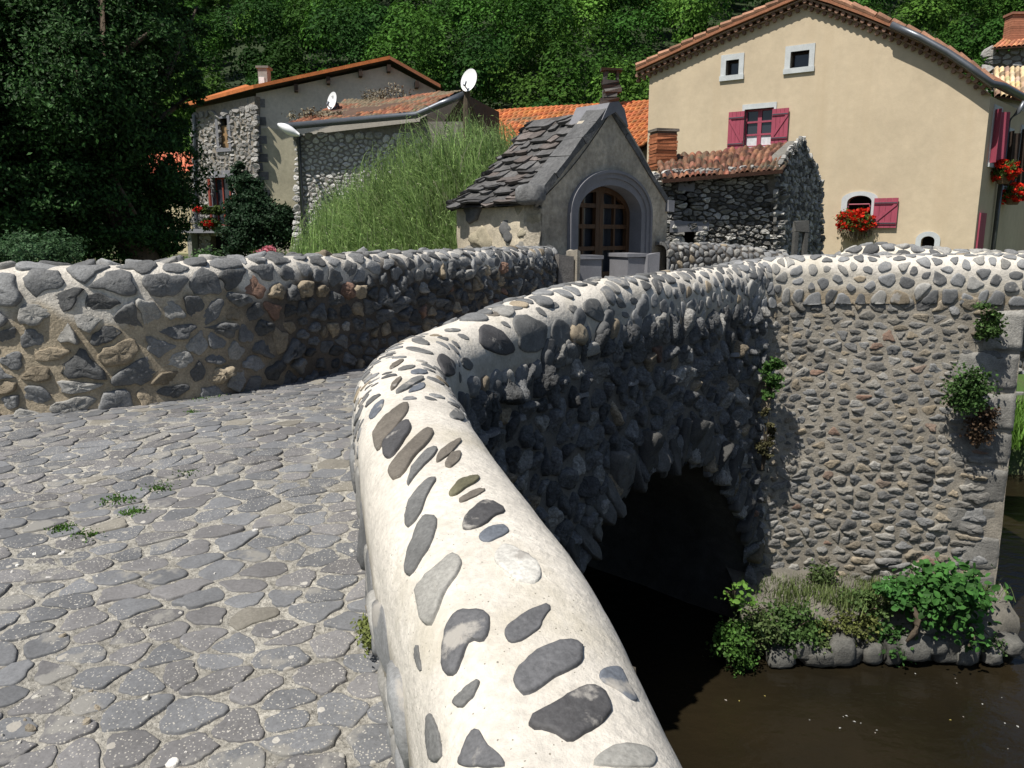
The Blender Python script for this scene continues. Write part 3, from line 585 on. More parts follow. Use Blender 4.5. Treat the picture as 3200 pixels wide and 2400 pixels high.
def tile_roof(mb, A, B, C_, D, nt, nr, h=.06, mi=0, base=(.42,.14,.055), var=.25, sag=.03, moss=None, wob=.0):
    A, B, C_, D = map(np.array, (A, B, C_, D)); ku, kv = 7, 4; NU = nt*ku+1; NV = nr*kv+1
    s_, t_ = np.meshgrid(np.linspace(0, 1, NU), np.linspace(0, 1, NV), indexing='ij'); s_ = s_.ravel(); t_ = t_.ravel()
    P = (A*(1-s_)[:, None] + B*s_[:, None])*(1-t_)[:, None] + (D*(1-s_)[:, None] + C_*s_[:, None])*t_[:, None]
    n = np.cross(B-A, D-A); n /= np.linalg.norm(n)
    if n[2] < 0: n = -n
    jr = rng.uniform(-wob, wob, (nr+1,)); fr = (t_*nr) % 1
    row = np.minimum((t_*nr).astype(int), nr-1); col = np.minimum((s_*nt).astype(int), nt-1)
    off = rng.uniform(-.5, .5, (nt, nr))*wob
    hh = h*np.abs(np.sin(math.pi*(s_*nt + off[col, row]*.5)))**.7 + (1-fr)*h*.55*(fr > 0) + off[col, row]*h + sag*fbm(P, .8)
    P = P + n[None]*hh[:, None]
    c0 = np.array(base); tc = np.clip(rng.normal(1, var, (nt, nr, 1)), .35, 1.9)*c0[None, None]*(1+rng.normal(0, .06, (nt, nr, 3)))
    Cc = tc[col, row]*np.where(np.abs(np.sin(math.pi*s_*nt)) < .3, .55, 1)[:, None]
    if moss is not None: m = rim(fbm(P, 1.6) + rng.normal(0, .25, len(P)), moss[1], moss[1]+.5)[:, None]; Cc = Cc*(1-m) + np.array(moss[0])*m
    mb.arr(P, grid(None, NU, NV), np.clip(Cc, .005, 1), mi)
    # undersides close the slab
    mb.poly([tuple(A - n*.06), tuple(B - n*.06), tuple(C_ - n*.06), tuple(D - n*.06)], [(0,1,2,3)], (.1,.06,.04), mi)
    mb.poly([tuple(A - n*.06), tuple(B - n*.06), tuple(B + n*.01), tuple(A + n*.01)], [(0,1,2,3)], (.12,.06,.04), mi)
def stone_face(mb, F_, poly, r, ax, hgt, cols, gap=.02, holes=(), prof='dome', tilt=.2, rough=.12, mi=0, d=.0, N=12, drop=0):
    P = np.array(poly); a0, z0 = P.min(0); a1, z1 = P.max(0); hs = [np.array(h) for h in holes]
    def keep(u, v):
        x = np.array([u]); y = np.array([v])
        return bool(inside(x, y, P)[0]) and not any(inside(x, y, h)[0] for h in hs)
    pts = [p for p in poisson(a0, a1, z0, z1, lambda u, v: r, ax, 12, keep) if random.random() >= drop]
    stones(mb, outlines(pts, ax, gap, N, r*1.8, .09, 1), lambda u, v, h: F_.surf(u, v, h+d), lambda u, v: hgt, cols, prof, tilt, rough, mi)
GZ = -1.35
def rock(mb, c, X_, Y_, Z_, col, amp=.18, n=14):
    th, ph = np.meshgrid(np.linspace(0, math.pi, n), np.linspace(0, 2*math.pi, 2*n), indexing='ij'); th = th.ravel(); ph = ph.ravel()
    d = np.stack([np.sin(th)*np.cos(ph), np.sin(th)*np.sin(ph), np.cos(th)], 1); s_ = np.sign(d)*np.abs(d)**.62
    sd = rng.uniform(-9, 9, 3); f = 1 + amp*fbm(d*1.0 + sd, 1.6, 3) + amp*.25*fbm(d + sd, 7, 2); s_ = s_*f[:, None]
    P = np.array(c) + s_[:, :1]*np.array(X_)*.5 + s_[:, 1:2]*np.array(Y_)*.5 + s_[:, 2:]*np.array(Z_)*.5
    mb.arr(P, grid(None, n, 2*n)[:, ::-1], np.clip(np.array(col)[None]*(1+.2*fbm(P, 8))[:, None], .01, 1))
# ------------------------------------------------------------------ yellow house
FY = Face(3047, 20.0, -33); FY.N = Vector((-math.sin(math.radians(33)), -math.cos(math.radians(33)), 0))
yh = empty('yellow_house', FY.W(-5, GZ, 0), 'tall ochre rendered gable house with crimson shutters and canal tile roof, right of the chapel', 'house')
rake = L(FY, [(1998,226),(2140,160),(2260,104),(2400,45),(2520,-6),(2600,18),(2700,55),(2790,92),(2880,132),(2960,176),(3030,222),(3100,275)])
body = L(FY, [(2015,236),(2140,177),(2260,122),(2400,63),(2520,14),(2600,36),(2700,74),(2790,112),(2880,152),(2960,198),(3030,245),(3096,300)])
def R4(F_, u0, v0, u1, v1): a0, z1 = F_.loc(u0, v0); a1, z0 = F_.loc(u1, v1); return a0, z0, a1, z1
w1 = R4(FY, 2270,190,2308,233); w2 = R4(FY, 2472,163,2527,208); w3 = R4(FY, 2328,343,2412,456); w4 = R4(FY, 2650,612,2718,705); w5 = R4(FY, 2880,738,2916,800)
h4 = archpts((w4[0]+w4[2])/2, (w4[2]-w4[0])/2, w4[1], w4[3]-.17, w4[3]); h5 = archpts((w5[0]+w5[2])/2, (w5[2]-w5[0])/2, w5[1], w5[3]-.12, w5[3])
aL = FY.loc(2015, 700)[0]; out = [(aL, GZ-1)] + [(max(a, aL), z) for a, z in body] + [(0, GZ-1)]
mb = MB(); plate(mb, FY, out, [rect(*w1), rect(*w2), rect(*w3), h4, h5], 0, .3)
wall = mb.build('wall', 'render_yellow', yh)
BD = Vector((.70,.714,0)).normalized()
FS = Face(3047, 20.0, 0); FS.O = FY.O.copy(); FS.R = BD; FS.N = Vector((BD.y, -BD.x, 0))
zt = body[-1][1]; mb = MB()
s1 = R4(FS, 3100,330,3118,505); s2 = R4(FS, 3140,430,3158,600)
s1 = (.5, 1.8, 1.1, 3.1); s2 = (2.0, 1.3, 2.5, 2.7); s3 = (3.5, 1.3, 4.1, 2.9); d1 = (.15, GZ, .7, .25)
plate(mb, FS, [(0.0, GZ-1), (0.0, zt), (12, zt), (12, GZ-1)], [rect(*s1), rect(*s2), rect(*s3)], 0, .3); mb.build('wall', 'render_yellow', yh)
# left return wall and back are not seen but close the house
mb = MB(); n = len(rake)
for k, (dd, e) in enumerate(((.27, 0), )):
    fr = [FY.W(a, z, dd) for a, z in rake]; bk = [p + BD*12.5 for p in fr]; up = Vector((0,0,.12))
    P = fr + bk + [p+up for p in fr] + [p+up for p in bk]
    fs = []
    for i in range(n-1): fs += [(i, i+1, n+i+1, n+i), (2*n+i, 3*n+i, 3*n+i+1, 2*n+i+1), (i, 2*n+i, 2*n+i+1, i+1)]
    fs += [(0, n, 3*n, 2*n), (n-1, 3*n-1, 4*n-1, 2*n-1)]
    mb.poly(P, fs, (.30,.13,.07))
# rounded verge tiles along the rake and rows of tiles on top
pts = [Vector((a, z, 0)) for a, z in rake]; 
def along(pts, step):
    o = []; 
    for i in range(len(pts)-1):
        a, b = pts[i], pts[i+1]; m_ = max(1, round((b-a).length/step)); o += [(a.lerp(b, k/m_), (b-a).normalized()) for k in range(m_)]
    return o
for p, t in along(pts, .36):
    c = np.array((.36,.19,.12))*random.uniform(.6, 1.25); q = p + t*.36
    for dd in (.22, .0): mb.tube([FY.W(p.x, p.y+.15+random.uniform(0,.02), dd), FY.W(q.x, q.y+.13, dd)], [.085, .075], 8, c)
mb.build('roof', 'tile', yh, smooth=False)
mb = MB()   # genoise: two rows of tile ends under the verge
for row, (dz, dd, st) in enumerate(((-.10, .20, .20), (-.23, .11, .20))):
    for i in range(n-1):
        a, b = pts[i], pts[i+1]; c1 = FY.W((a.x+b.x)/2, (a.y+b.y)/2+dz+.05, dd/2); ln = (b-a).length; tv = FY.W(b.x, b.y, 0)-FY.W(a.x, a.y, 0)
        mb.box(c1, tv*1.01, FY.N*dd, Vector((0,0,.035)), (.28,.19,.13))
    for p, t in along(pts, st):
        c = np.array((.22,.13,.09))*random.uniform(.6, 1.3); mb.tube([FY.W(p.x, p.y+dz-.02, -.02), FY.W(p.x, p.y+dz-.02, dd-.01)], .055, 7, c)
mb.build('cornice', 'tile', yh)
mb = MB(); g = [FY.W(a, z+.05, .32) for a, z in rake[7:]]; g += [g[-1] + FS.N*.12 + BD*k for k in (.5, 3, 12)]
mb.tube(g, .085, 8); dp = FS.W(1.5, zt-.1, .1); mb.tube([FS.W(1.5, zt+.0, .42), FS.W(1.5, zt-.25, .3), FS.W(1.5, zt-.45, .1), FS.W(1.5, GZ, .1)], .06, 8)
mb.build('gutter', 'metal', yh, smooth=True)
def stone_frame(F_, r_, m_=(.09,.09,.12,.10), parent=None, d=.03, mt='palestone', name='window_frame'):
    mb = MB(); a0, z0, a1, z1 = r_
    fbox(mb, F_, a0-m_[0], z1, a1+m_[1], z1+m_[3], -.22, d); fbox(mb, F_, a0-m_[0]-.02, z0-m_[2], a1+m_[1]+.02, z0, -.22, d+.03)
    fbox(mb, F_, a0-m_[0], z0, a0, z1, -.2, d); fbox(mb, F_, a1, z0, a1+m_[1], z1, -.2, d)
    return mb.build(name, mt, parent)
def glaze(F_, r_, parent, nx=2, nz=2, mt='darkwood', d=-.16, bar=.035, arch=None, edge=.05):
    a0, z0, a1, z1 = r_; w_ = empty('window', F_.W((a0+a1)/2, z0, d)); w_.parent = parent; w_.location = w_.location - parent_loc(parent)
    mb = MB(); fbox(mb, F_, a0-.03, z0-.03, a1+.03, z1+.03, d-.06, d-.04); mb.build('pane', 'glass', w_)
    mb = MB()
    for k in range(nx+1): x = a0 + (a1-a0)*k/nx; e = edge if k in (0, nx) else bar*(1.6 if k*2 == nx else 1); fbox(mb, F_, x-e, z0, x+e, z1, d-.035, d)
    for k in range(nz+1): z = z0 + (z1-z0)*k/nz; e = edge if k in (0, nz) else bar*.7; fbox(mb, F_, a0, z-e, a1, z+e, d-.03, d+.003)
    mb.build('sash', mt, w_); return w_
def shutter(F_, a0, z0, a1, z1, parent, flip=False, mt='redpaint', d=.05, single=True):
    mb = MB(); nb = 4; w_ = (a1-a0)/nb
    for k in range(nb): fbox(mb, F_, a0+k*w_+.003, z0, a0+(k+1)*w_-.003, z1, d, d+.03)
    h = z1-z0
    for z in (z0+.16*h, z1-.16*h): fbox(mb, F_, a0+.01, z-.035, a1-.01, z+.035, d+.03, d+.055)
    b0, b1 = ((a0+.04, z0+.2*h), (a1-.04, z1-.2*h)) if not flip else ((a1-.04, z0+.2*h), (a0+.04, z1-.2*h))
    v = Vector((b1[0]-b0[0], b1[1]-b0[1])); u = v.normalized(); c = F_.W((b0[0]+b1[0])/2, (b0[1]+b1[1])/2, d+.041)
    mb.box(c, F_.R*v.x + Vector((0,0,v.y)), F_.N*.022, F_.R*(-u.y*.07) + Vector((0,0,u.x*.07)))
    s_ = mb.build('shutter', mt, parent)
    for z in (z0+.16*h, z1-.16*h):
        mb = MB(); fbox(mb, F_, a0+.02, z-.012, a1-.02, z+.012, d+.056, d+.064); mb.build('hinge', 'metal', s_)
    return s_
for r_ in (w1, w2): stone_frame(FY, r_, (.15,.14,.14,.16), yh); glaze(FY, r_, yh, 1, 1, d=-.2)
stone_frame(FY, w3, (.07,.07,.05,.14), yh); g3 = glaze(FY, w3, yh, 2, 3, 'redpaint', d=-.10)
a0, z0, a1, z1 = w3; mb = MB(); fbox(mb, FY, a0+.04, z0+.03, a1-.04, z0+.38, -.136, -.132); mb.build('curtain', 'curtain', g3)
a0, z0, a1, z1 = R4(FY, 2280,352,2323,468); shutter(FY, a0, z0, a1, z1, yh, True); a0, z0, a1, z1 = R4(FY, 2416,342,2461,447); shutter(FY, a0, z0, a1, z1, yh)
mb = MB(); ac = (w4[0]+w4[2])/2; hw = (w4[2]-w4[0])/2; ring(mb, FY, archpts(ac, hw+.15, w4[1], w4[3]-.1, w4[3]+.11), h4, -.15, .04); mb.build('window_frame', 'palestone', yh)
mb = MB(); fbox(mb, FY, w4[0]-.05, w4[1]-.05, w4[2]+.05, w4[3]+.05, -.33, -.30); mb.build('window', 'dark', yh)
mb = MB(); mb.tube([FY.W(w4[0]+.03, w4[1]+.5, .03), FY.W(w4[0]+.05, w4[1]+.57, .03), FY.W(w4[2]-.05, w4[1]+.57, .03), FY.W(w4[2]-.03, w4[1]+.5, .03)], .02, 6); mb.tube([FY.W(w4[0]+.03, w4[1]+.4, .03), FY.W(w4[2]-.03, w4[1]+.4, .03)], .018, 6); mb.build('window_rail', 'redpaint', yh)
a0, z0, a1, z1 = R4(FY, 2734,620,2801,712); shutter(FY, a0, z0, a1, z1, yh)
mb = MB(); ac = (w5[0]+w5[2])/2; hw = (w5[2]-w5[0])/2; ring(mb, FY, archpts(ac, hw+.13, w5[1], w5[3]-.1, w5[3]+.12), h5, -.15, .035); mb.build('window_frame', 'palestone', yh)
mb = MB(); fbox(mb, FY, w5[0]-.05, w5[1]-.05, w5[2]+.05, w5[3]+.05, -.33, -.30); mb.build('window', 'dark', yh)
for r_ in (s1, s2, s3):
    stone_frame(FS, r_, (.1,.1,.1,.12), yh, d=.025); glaze(FS, r_, yh, 2, 3, 'redpaint' if r_ is s1 else 'darkwood'); h = r_[3]-r_[1]
    mt_ = 'redpaint' if r_ is s1 else 'darkwood'
    for sd in (0, 1):   # shutters standing half open off the wall
        x = r_[0]-.06 if sd == 0 else r_[2]+.06; q = FS.W(x, (r_[1]+r_[3])/2, .11); mb = MB(); mb.box(q, FS.N*.16 + FS.R*(.12 if sd else -.12), FS.R*.035, Vector((0,0,h))); mb.build('shutter', mt_, yh)
mb = MB(); fbox(mb, FS, d1[0], d1[1], d1[2], d1[3]+.3, .01, .05); mb.build('door', 'redpaint', yh)
# ------------------------------------------------------------------ leaves
def leaf_cloud(mb, P, size, col, var=.3, mi=0, up=.35, asp=.55, outward=None):
    n = len(P); 
    nr = rng.normal(size=(n, 3)); nr[:, 2] += up*2
    if outward is not None: nr += outward*1.1
    nr /= np.linalg.norm(nr, axis=1, keepdims=True)
    t = np.cross(nr, rng.normal(size=(n, 3))); t /= np.linalg.norm(t, axis=1, keepdims=True); b = np.cross(nr, t)
    sz = np.broadcast_to(size, (n,))*rng.uniform(.6, 1.3, n); a = t*sz[:, None]*.5; c = b*(sz*asp)[:, None]*.5
    V = np.stack([P-a, P+c+nr*sz[:, None]*.08, P+a, P-c+nr*sz[:, None]*.08], 1).reshape(-1, 3)
    C = np.asarray(col, float); C = np.broadcast_to(C, (n, 3))*np.clip(rng.normal(1, var, (n, 1)), .35, 2.0); C = np.repeat(C, 4, 0)
    mb.arr(V, np.arange(n*4).reshape(-1, 4), np.clip(C, .002, 1), mi)
def broad_leaves(mb, P, size, col, var=.3):
    n = len(P); nr = rng.normal(size=(n, 3)); nr[:, 2] += 1.4; nr[:, 1] -= .7; nr /= np.linalg.norm(nr, axis=1, keepdims=True); t = np.cross(nr, rng.normal(size=(n, 3))); t /= np.linalg.norm(t, axis=1, keepdims=True); b = np.cross(nr, t)
    sz = size*rng.uniform(.45, 1.25, n)[:, None]; prof_ = [(-.5,0,0),(-.32,.26,.05),(0,.38,.07),(.3,.27,.03),(.55,0,-.06),(.3,-.27,.03),(0,-.38,.07),(-.32,-.26,.05),(0,0,0)]
    V = np.stack([P + t*sz*x + b*sz*y_ + nr*sz*z for x, y_, z in prof_], 1).reshape(-1, 3); C = np.asarray(col)*np.clip(rng.normal(1, var, (n, 1)), .4, 1.9); o = (np.arange(n)*9)[:, None]
    Q = np.concatenate([o + np.array([[0,1,2,8]]), o + np.array([[2,3,4,8]]), o + np.array([[4,5,6,8]]), o + np.array([[6,7,0,8]])]); mb.arr(V, Q, np.clip(np.repeat(C, 9, 0), .002, 1))
def clumps(c, rad, nc, nl, spread, shell=.35, flat=1):
    """leaf positions gathered in clumps through an ellipsoid"""
    d = rng.normal(size=(nc, 3)); d /= np.linalg.norm(d, axis=1, keepdims=True); r = rng.uniform(shell, 1, nc)**.5
    cc = np.array(c) + d*np.array(rad)*r[:, None]
    k = rng.integers(0, nc, nl); g = rng.normal(size=(nl, 3))*spread*np.array((1, 1, .6*flat)); return cc[k] + g, d[k]
# flower basket and planters
def flowers(name, c, rad, label, n=900, fl=(.62,.03,.012), tail=True):
    mb = MB(); o = empty(name, c, label, 'flower basket', 'flower baskets on the yellow house')
    P, D = clumps(c, rad, 40, n, rad[0]*.2, .3); leaf_cloud(mb, P, .07, (.07,.11,.02), .4, outward=D); mb.build('leaves', 'leaf', o)
    mb = MB(); P, D = clumps(c, np.array(rad)*1.08, 46, n, rad[0]*.1, .75); P = P[P[:, 2] > c[2]-rad[2]*1.1]; D = D[:len(P)]; leaf_cloud(mb, P, .085, fl, .25, up=.1, asp=.9); mb.build('flowers', 'leaf', o)
    mb = MB(); m_ = 14; V = []
    for i in range(5):
        t = i/4; rr = rad[0]*(.75 - .35*t); V += [(c[0]+rr*math.cos(k*6.2832/m_), c[1]+rr*math.sin(k*6.2832/m_)*.8, c[2]-rad[2]*(.35+.9*t)) for k in range(m_)]
    mb.poly(V, [(i*m_+k, i*m_+(k+1) % m_, (i+1)*m_+(k+1) % m_, (i+1)*m_+k) for i in range(4) for k in range(m_)] + [tuple(range(4*m_, 5*m_))[::-1]], (.16,.1,.06)); mb.build('planter', 'tile', o)
    if tail:
        mb = MB(); 
        for _ in range(150):
            a = random.uniform(-1, 1); x = Vector(c) + Vector((a*rad[0]*.95, random.uniform(-.6,.3)*rad[1]-.02, -rad[2]*.7)); pp = [x]
            for _ in range(3): pp.append(pp[-1] + Vector((random.uniform(-.04,.04), random.uniform(-.02,.02), -random.uniform(.08,.17)*(1-abs(a)*.6))))
            mb.tube(pp, [.008,.014,.012,.004], 4, np.array((.33,.27,.18))*random.uniform(.6, 1.2))
        mb.build('dry_stems', 'leaf', o)
    return o
q = FY.W(*FY.loc(2680, 692), .25); flowers('flower_basket', q, (.45,.34,.30), 'large basket of scarlet geraniums with dry trailing stems under the small arched window', 1500)
q = FS.W(1.05, 1.62, .25); flowers('flower_basket', q, (.33,.3,.26), 'red geranium basket beside the grey downpipe on the side of the yellow house', 900, tail=False)
q = FS.W(2.3, 1.1, .25); flowers('flower_basket', q, (.33,.3,.24), 'red and green geranium basket right of the downpipe at the edge of the picture', 900, tail=False)
# ------------------------------------------------------------------ chapel
CA = 44; FC = Face(1905, 11.5, CA)
ch = empty('chapel', FC.W(0, GZ, -.9), 'tiny roadside chapel with arched glazed door and slab stone roof at the bridge end', 'chapel')
co = L(FC, [(1690,612),(1780,478),(1862,372),(1903,345),(1945,372),(2010,480),(2086,640)])
zb_ = -1.4; dr = R4(FC, 1806,572,1992,1000); ac = (dr[0]+dr[2])/2; dhw = (dr[2]-dr[0])/2; ds = FC.loc(1905, 672)[1]; dt = dr[3]; zf = -1.1
aL, aR = co[0][0], co[-1][0]
mb = MB(); P = [(aL, zb_)] + co + [(aR, zb_)]; plate(mb, FC, P, [archpts(ac, dhw+.05, zb_+.02, ds, dt+.05)], 0, .32)
mb.build('wall', 'chapel_render', ch)
DEP = 1.55; BK = -FC.N; rads = (aR-aL)/2; am = (aL+aR)/2
zE = co[0][1] - .02; zR = co[3][1] + .02
def eave_path(s_, off):
    """plan point and ridge point of the roof at distance s_ along the eave from the front-left corner"""
    s_ = np.asarray(s_, float); st = np.clip(s_, 0, DEP); th = np.clip((s_-DEP)/rads, 0, math.pi); rr = rads + off
    a = am - rr*np.cos(th); d = st + rr*np.sin(th)*.62
    over = np.clip(s_-DEP-math.pi*rads, 0, DEP); d = np.where(over > 0, DEP-over, d)
    return a, d, np.minimum(d, DEP*1.0)
def wsurf(u, v, h):
    a, d, _ = eave_path(u, -.02 + h); O = np.array(FC.O); return O[None] + np.outer(a, np.array(FC.R)) + np.outer(d, np.array(BK)) + np.outer(v, (0,0,1))
LT = DEP*2 + math.pi*rads
mb = MB(); nu, nv = 120, 40; U, V_ = np.meshgrid(np.linspace(.0, LT, nu), np.linspace(zb_, zE-.11, nv), indexing='ij'); U = U.ravel(); V_ = V_.ravel(); P0 = wsurf(U, V_, np.zeros(len(U)))
W = wsurf(U, V_, .022*fbm(P0, 3)); C = np.array((.47,.41,.31))*(1+.18*fbm(W, 2.2))[:, None]; mb.arr(W, grid(None, nu, nv), np.clip(C, .02, 1))
pts = [p for p in poisson(.03, 1.6, -1.3, zE-.05, lambda u, v: .22, 1.2, 10) if random.random() < (.9 if p[0]*1.2 < .65 else .22)]
stones(mb, outlines(pts, 1.2, .035, 14, .3, .12, 1), wsurf, lambda u, v: .025, lambda u, v: random.choice(((.36,.31,.22), (.3,.27,.2), (.12,.12,.12), (.2,.19,.17), (.33,.29,.21))), 'dome', .2, .2)
mb.build('wall', 'masonry', ch, smooth=True)
def rsurf(u, t, h, off=.11):
    a, d, dr_ = eave_path(u, off); O = np.array(FC.O); dr_ = np.clip(dr_, -.1, DEP)
    d = np.where(u < 0, u, d)
    E_ = O[None] + np.outer(a, np.array(FC.R)) + np.outer(d, np.array(BK)); E_[:, 2] = zE - .10
    Rg = O[None] + np.outer(np.full(len(a), am), np.array(FC.R)) + np.outer(np.where(u < 0, u, dr_), np.array(BK)); Rg[:, 2] = zR
    t = np.asarray(t); tt = t[:, None]; P = E_*(1-tt) + Rg*tt; P[:, 2] -= .10*np.sin(np.clip(t, 0, 1)*math.pi)
    n = np.stack([(E_-Rg)[:, 0], (E_-Rg)[:, 1], np.zeros(len(a))], 1); n /= np.linalg.norm(n, axis=1, keepdims=True)+1e-9; n = n*.72; n[:, 2] = .70
    return P + n*np.asarray(h)[:, None]
mb = MB(); nrow = 15
for r_ in range(nrow):
    t0 = r_/nrow - .01; t1 = (r_+1.7)/nrow; u = .02
    while u < LT*.62:
        wd = random.uniform(.14, .42)*(1 if u < DEP else .75)/(1-.0*t0); u2 = u + wd/(max(.35, 1-t0) if u > DEP else 1); g = random.uniform(.055, .12); c = (g*1.03, g, g*.98) if random.random() < .75 else (g*1.35, g*1.15, g*1.05)
        hb = random.uniform(.045, .11); th_ = random.uniform(.035, .06); j = lambda s=.012: random.uniform(-s, s); tb = t0 + j(.035)
        us = np.array([u+.005+j(), (u+u2)/2+j(), u2-.005+j(), u+j(), (u+u2)/2, u2+j()]); ts = np.array([tb+j(.012), tb-.008+j(.01), tb+j(.012), min(t1, 1.0), min(t1, 1.0), min(t1, 1.0)])
        hh = np.array([hb+j(), hb+j(), hb+j(), .01, .012, .01]); lo = rsurf(us, ts, hh - th_); hi = rsurf(us, ts, hh)
        mb.poly(np.vstack([lo, hi]), [(6,7,10,9), (7,8,11,10), (0,1,7,6), (1,2,8,7), (2,5,11,8), (3,0,6,9), (0,3,4,1), (1,4,5,2)], c)
        u = u2
us = np.linspace(-.02, LT, 70); tt = np.linspace(0, 1, 10); UU, TT = np.meshgrid(us, tt, indexing='ij'); mb.arr(rsurf(UU.ravel(), TT.ravel(), np.zeros(700)), grid(None, 70, 10), (.06,.055,.05))
mb.build('roof', 'slate', ch)
# raised verge (coping slabs), kneelers and the ridge block
mb = MB()
def cop(p0, p1, th_=.11, dep=.34, out_=.05, n=3):
    for k in range(n):
        a = Vector(p0).lerp(Vector(p1), k/n); b = Vector(p0).lerp(Vector(p1), (k+1)/n); v = b-a; nn_ = Vector((-v.y, v.x)).normalized(); nn_ = nn_ if nn_.y > 0 else -nn_
        c = (a+b)/2 + nn_*th_*.35; g = random.uniform(.8, 1.1)
        mb.box(FC.W(c.x, c.y, out_-dep/2), (FC.R*v.x + Vector((0,0,v.y)))*.985, FC.N*dep, (FC.R*nn_.x + Vector((0,0,nn_.y)))*th_, (.10*g,.10*g,.10*g), 0, .012)
cop(co[0], co[3], .10, .37, .05, 5); cop(co[-1], co[3], .08, .32, .03, 4)
mb.build('coping', 'slate', ch)
mb = MB(); k0 = co[0]; rock(mb, FC.W(k0[0]-.09, k0[1]+.02, -.10), FC.R*.30, FC.N*.42, Vector((0,0,.27)), (.15,.15,.15), .09); mb.build('kneeler', 'slate', ch, smooth=True)
mb = MB(); k0 = co[-1]; mb.box(FC.W(k0[0]+.02, k0[1]-.02, -.12), FC.R*.14, FC.N*.36, Vector((0,0,.18)), (.1,.1,.1), 0, .02); mb.build('kneeler', 'greystone', ch)
mb = MB(); zr = co[3][1]; P = [(am-.30, zr-.16), (am-.14, zr+.09), (am+.06, zr+.13), (am+.20, zr+.04), (am+.30, zr-.20), (am, zr-.02)]
for dd in (.06, -.52): pass
fr = [FC.W(a, z, .07) for a, z in P]; bk = [FC.W(a, z, -.55) for a, z in P]; mb.poly(fr+bk, [(0,5,4,3,2,1)] + [(i, (i+1) % 6, 6+(i+1) % 6, 6+i) for i in range(6)] + [(6,7,8,9,10,11)]); mb.build('ridge_stone', 'greystone', ch)
# moulded surround
mb = MB(); I0 = archpts(ac, dhw, zf, ds, dt, 28); I1 = archpts(ac, dhw+.10, zf, ds, dt+.10, 28); I2 = archpts(ac, dhw+.17, zf, ds, dt+.17, 28); I3 = archpts(ac, dhw+.21, zf, ds, dt+.21, 28)
ring(mb, FC, I1, I0, -.28, .02); ring(mb, FC, I2, I1, -.1, .045); ring(mb, FC, I3, I2, -.05, .075); mb.build('door_surround', 'greystone', ch, smooth=False)
door = empty('door', FC.W(ac, zf, -.25)); door.parent = ch; door.location = door.location - ch.location
mb = MB(); I = archpts(ac, dhw-.01, zf, ds, dt-.01, 28); mb.poly([FC.W(a, z, -.31) for a, z in I], [tuple(range(len(I)))]); mb.build('pane', 'glass', door)
mb = MB(); I2_ = archpts(ac, dhw-.085, zf, ds, dt-.085, 28); ring(mb, FC, I, I2_, -.27, -.2)
def ztop(a): x = min(1, abs(a-ac)/(dhw-.03)); return ds + (dt-.04-ds)*math.sqrt(max(0, 1-x*x))
for a in (-.045, .045): fbox(mb, FC, ac+a-.042, zf, ac+a+.042, ztop(ac+a), -.27, -.205)
for sd in (-1, 1):
    x = ac + sd*dhw*.5; fbox(mb, FC, x-.018, zf+.5, x+.018, ztop(x), -.265, -.215)
    z = zf + .5
    for z in (zf+.06, zf+.52, zf+.9, zf+1.22, zf+1.52):
        if z > ds: xx = dhw*math.sqrt(max(0, 1-((z-ds)/(dt-ds))**2)) - .03
        else: xx = dhw-.03
        fbox(mb, FC, min(ac+sd*.06, ac+sd*xx), z-.03, max(ac+sd*.06, ac+sd*xx), z+.03, -.268, -.211)
    fbox(mb, FC, min(ac+sd*.08, ac+sd*(dhw-.08)), zf+.05, max(ac+sd*.08, ac+sd*(dhw-.08)), zf+.5, -.262, -.235)
mb.build('frame', 'wood', door)
# kerb slabs in front of the door: low stone benches and post
def bench(u0, v0, u1, y, deg, name, label, cat, th=.22, h=.9):
    Fb = Face((u0+u1)//2, y, deg); a0, z1 = Fb.loc(u0, v0); a1, _ = Fb.loc(u1, v0); mb = MB(); 
    fbox(mb, Fb, a0, -1.3, a1, z1-.05, -th, 0, jit=.008); fbox(mb, Fb, a0-.02, z1-.048, a1+.02, z1, -th-.02, .02, jit=.005); o = mb.build(name, 'greystone'); tag(o, label, cat); 
    return o
bench(1802, 798, 1880, 10.3, 20, 'stone_slab', 'low upright grey stone slab left of the chapel door', 'stone slab', .3)
bench(1962, 793, 2022, 10.9, 20, 'stone_slab', 'low upright grey stone slab right of the chapel door', 'stone slab', .55)
mb = MB(); F_ = Face(2040, 10.9, 20); a, z = F_.loc(2040, 792); fbox(mb, F_, a-.09, -1.3, a+.09, z, -.2, 0, jit=.02); tag(mb.build('stone_post', 'greystone'), 'weathered squared stone post at the right corner of the chapel', 'stone post')
mb = MB(); F_ = Face(1776, 9.9, 30); a, z = F_.loc(1776, 778)
Fp = F_; fbox(mb, F_, a-.14, -1.3, a+.10, z-.08, -.3, 0, (.16,.15,.14), jit=.03); fbox(mb, F_, a+.10, -1.3, a+.15, z-.02, -.2, .03, (.3,.27,.22), jit=.02)
tag(mb.build('end_pier', 'masonry'), 'rough basalt end pier where the far parapet meets the chapel', 'stone pier')
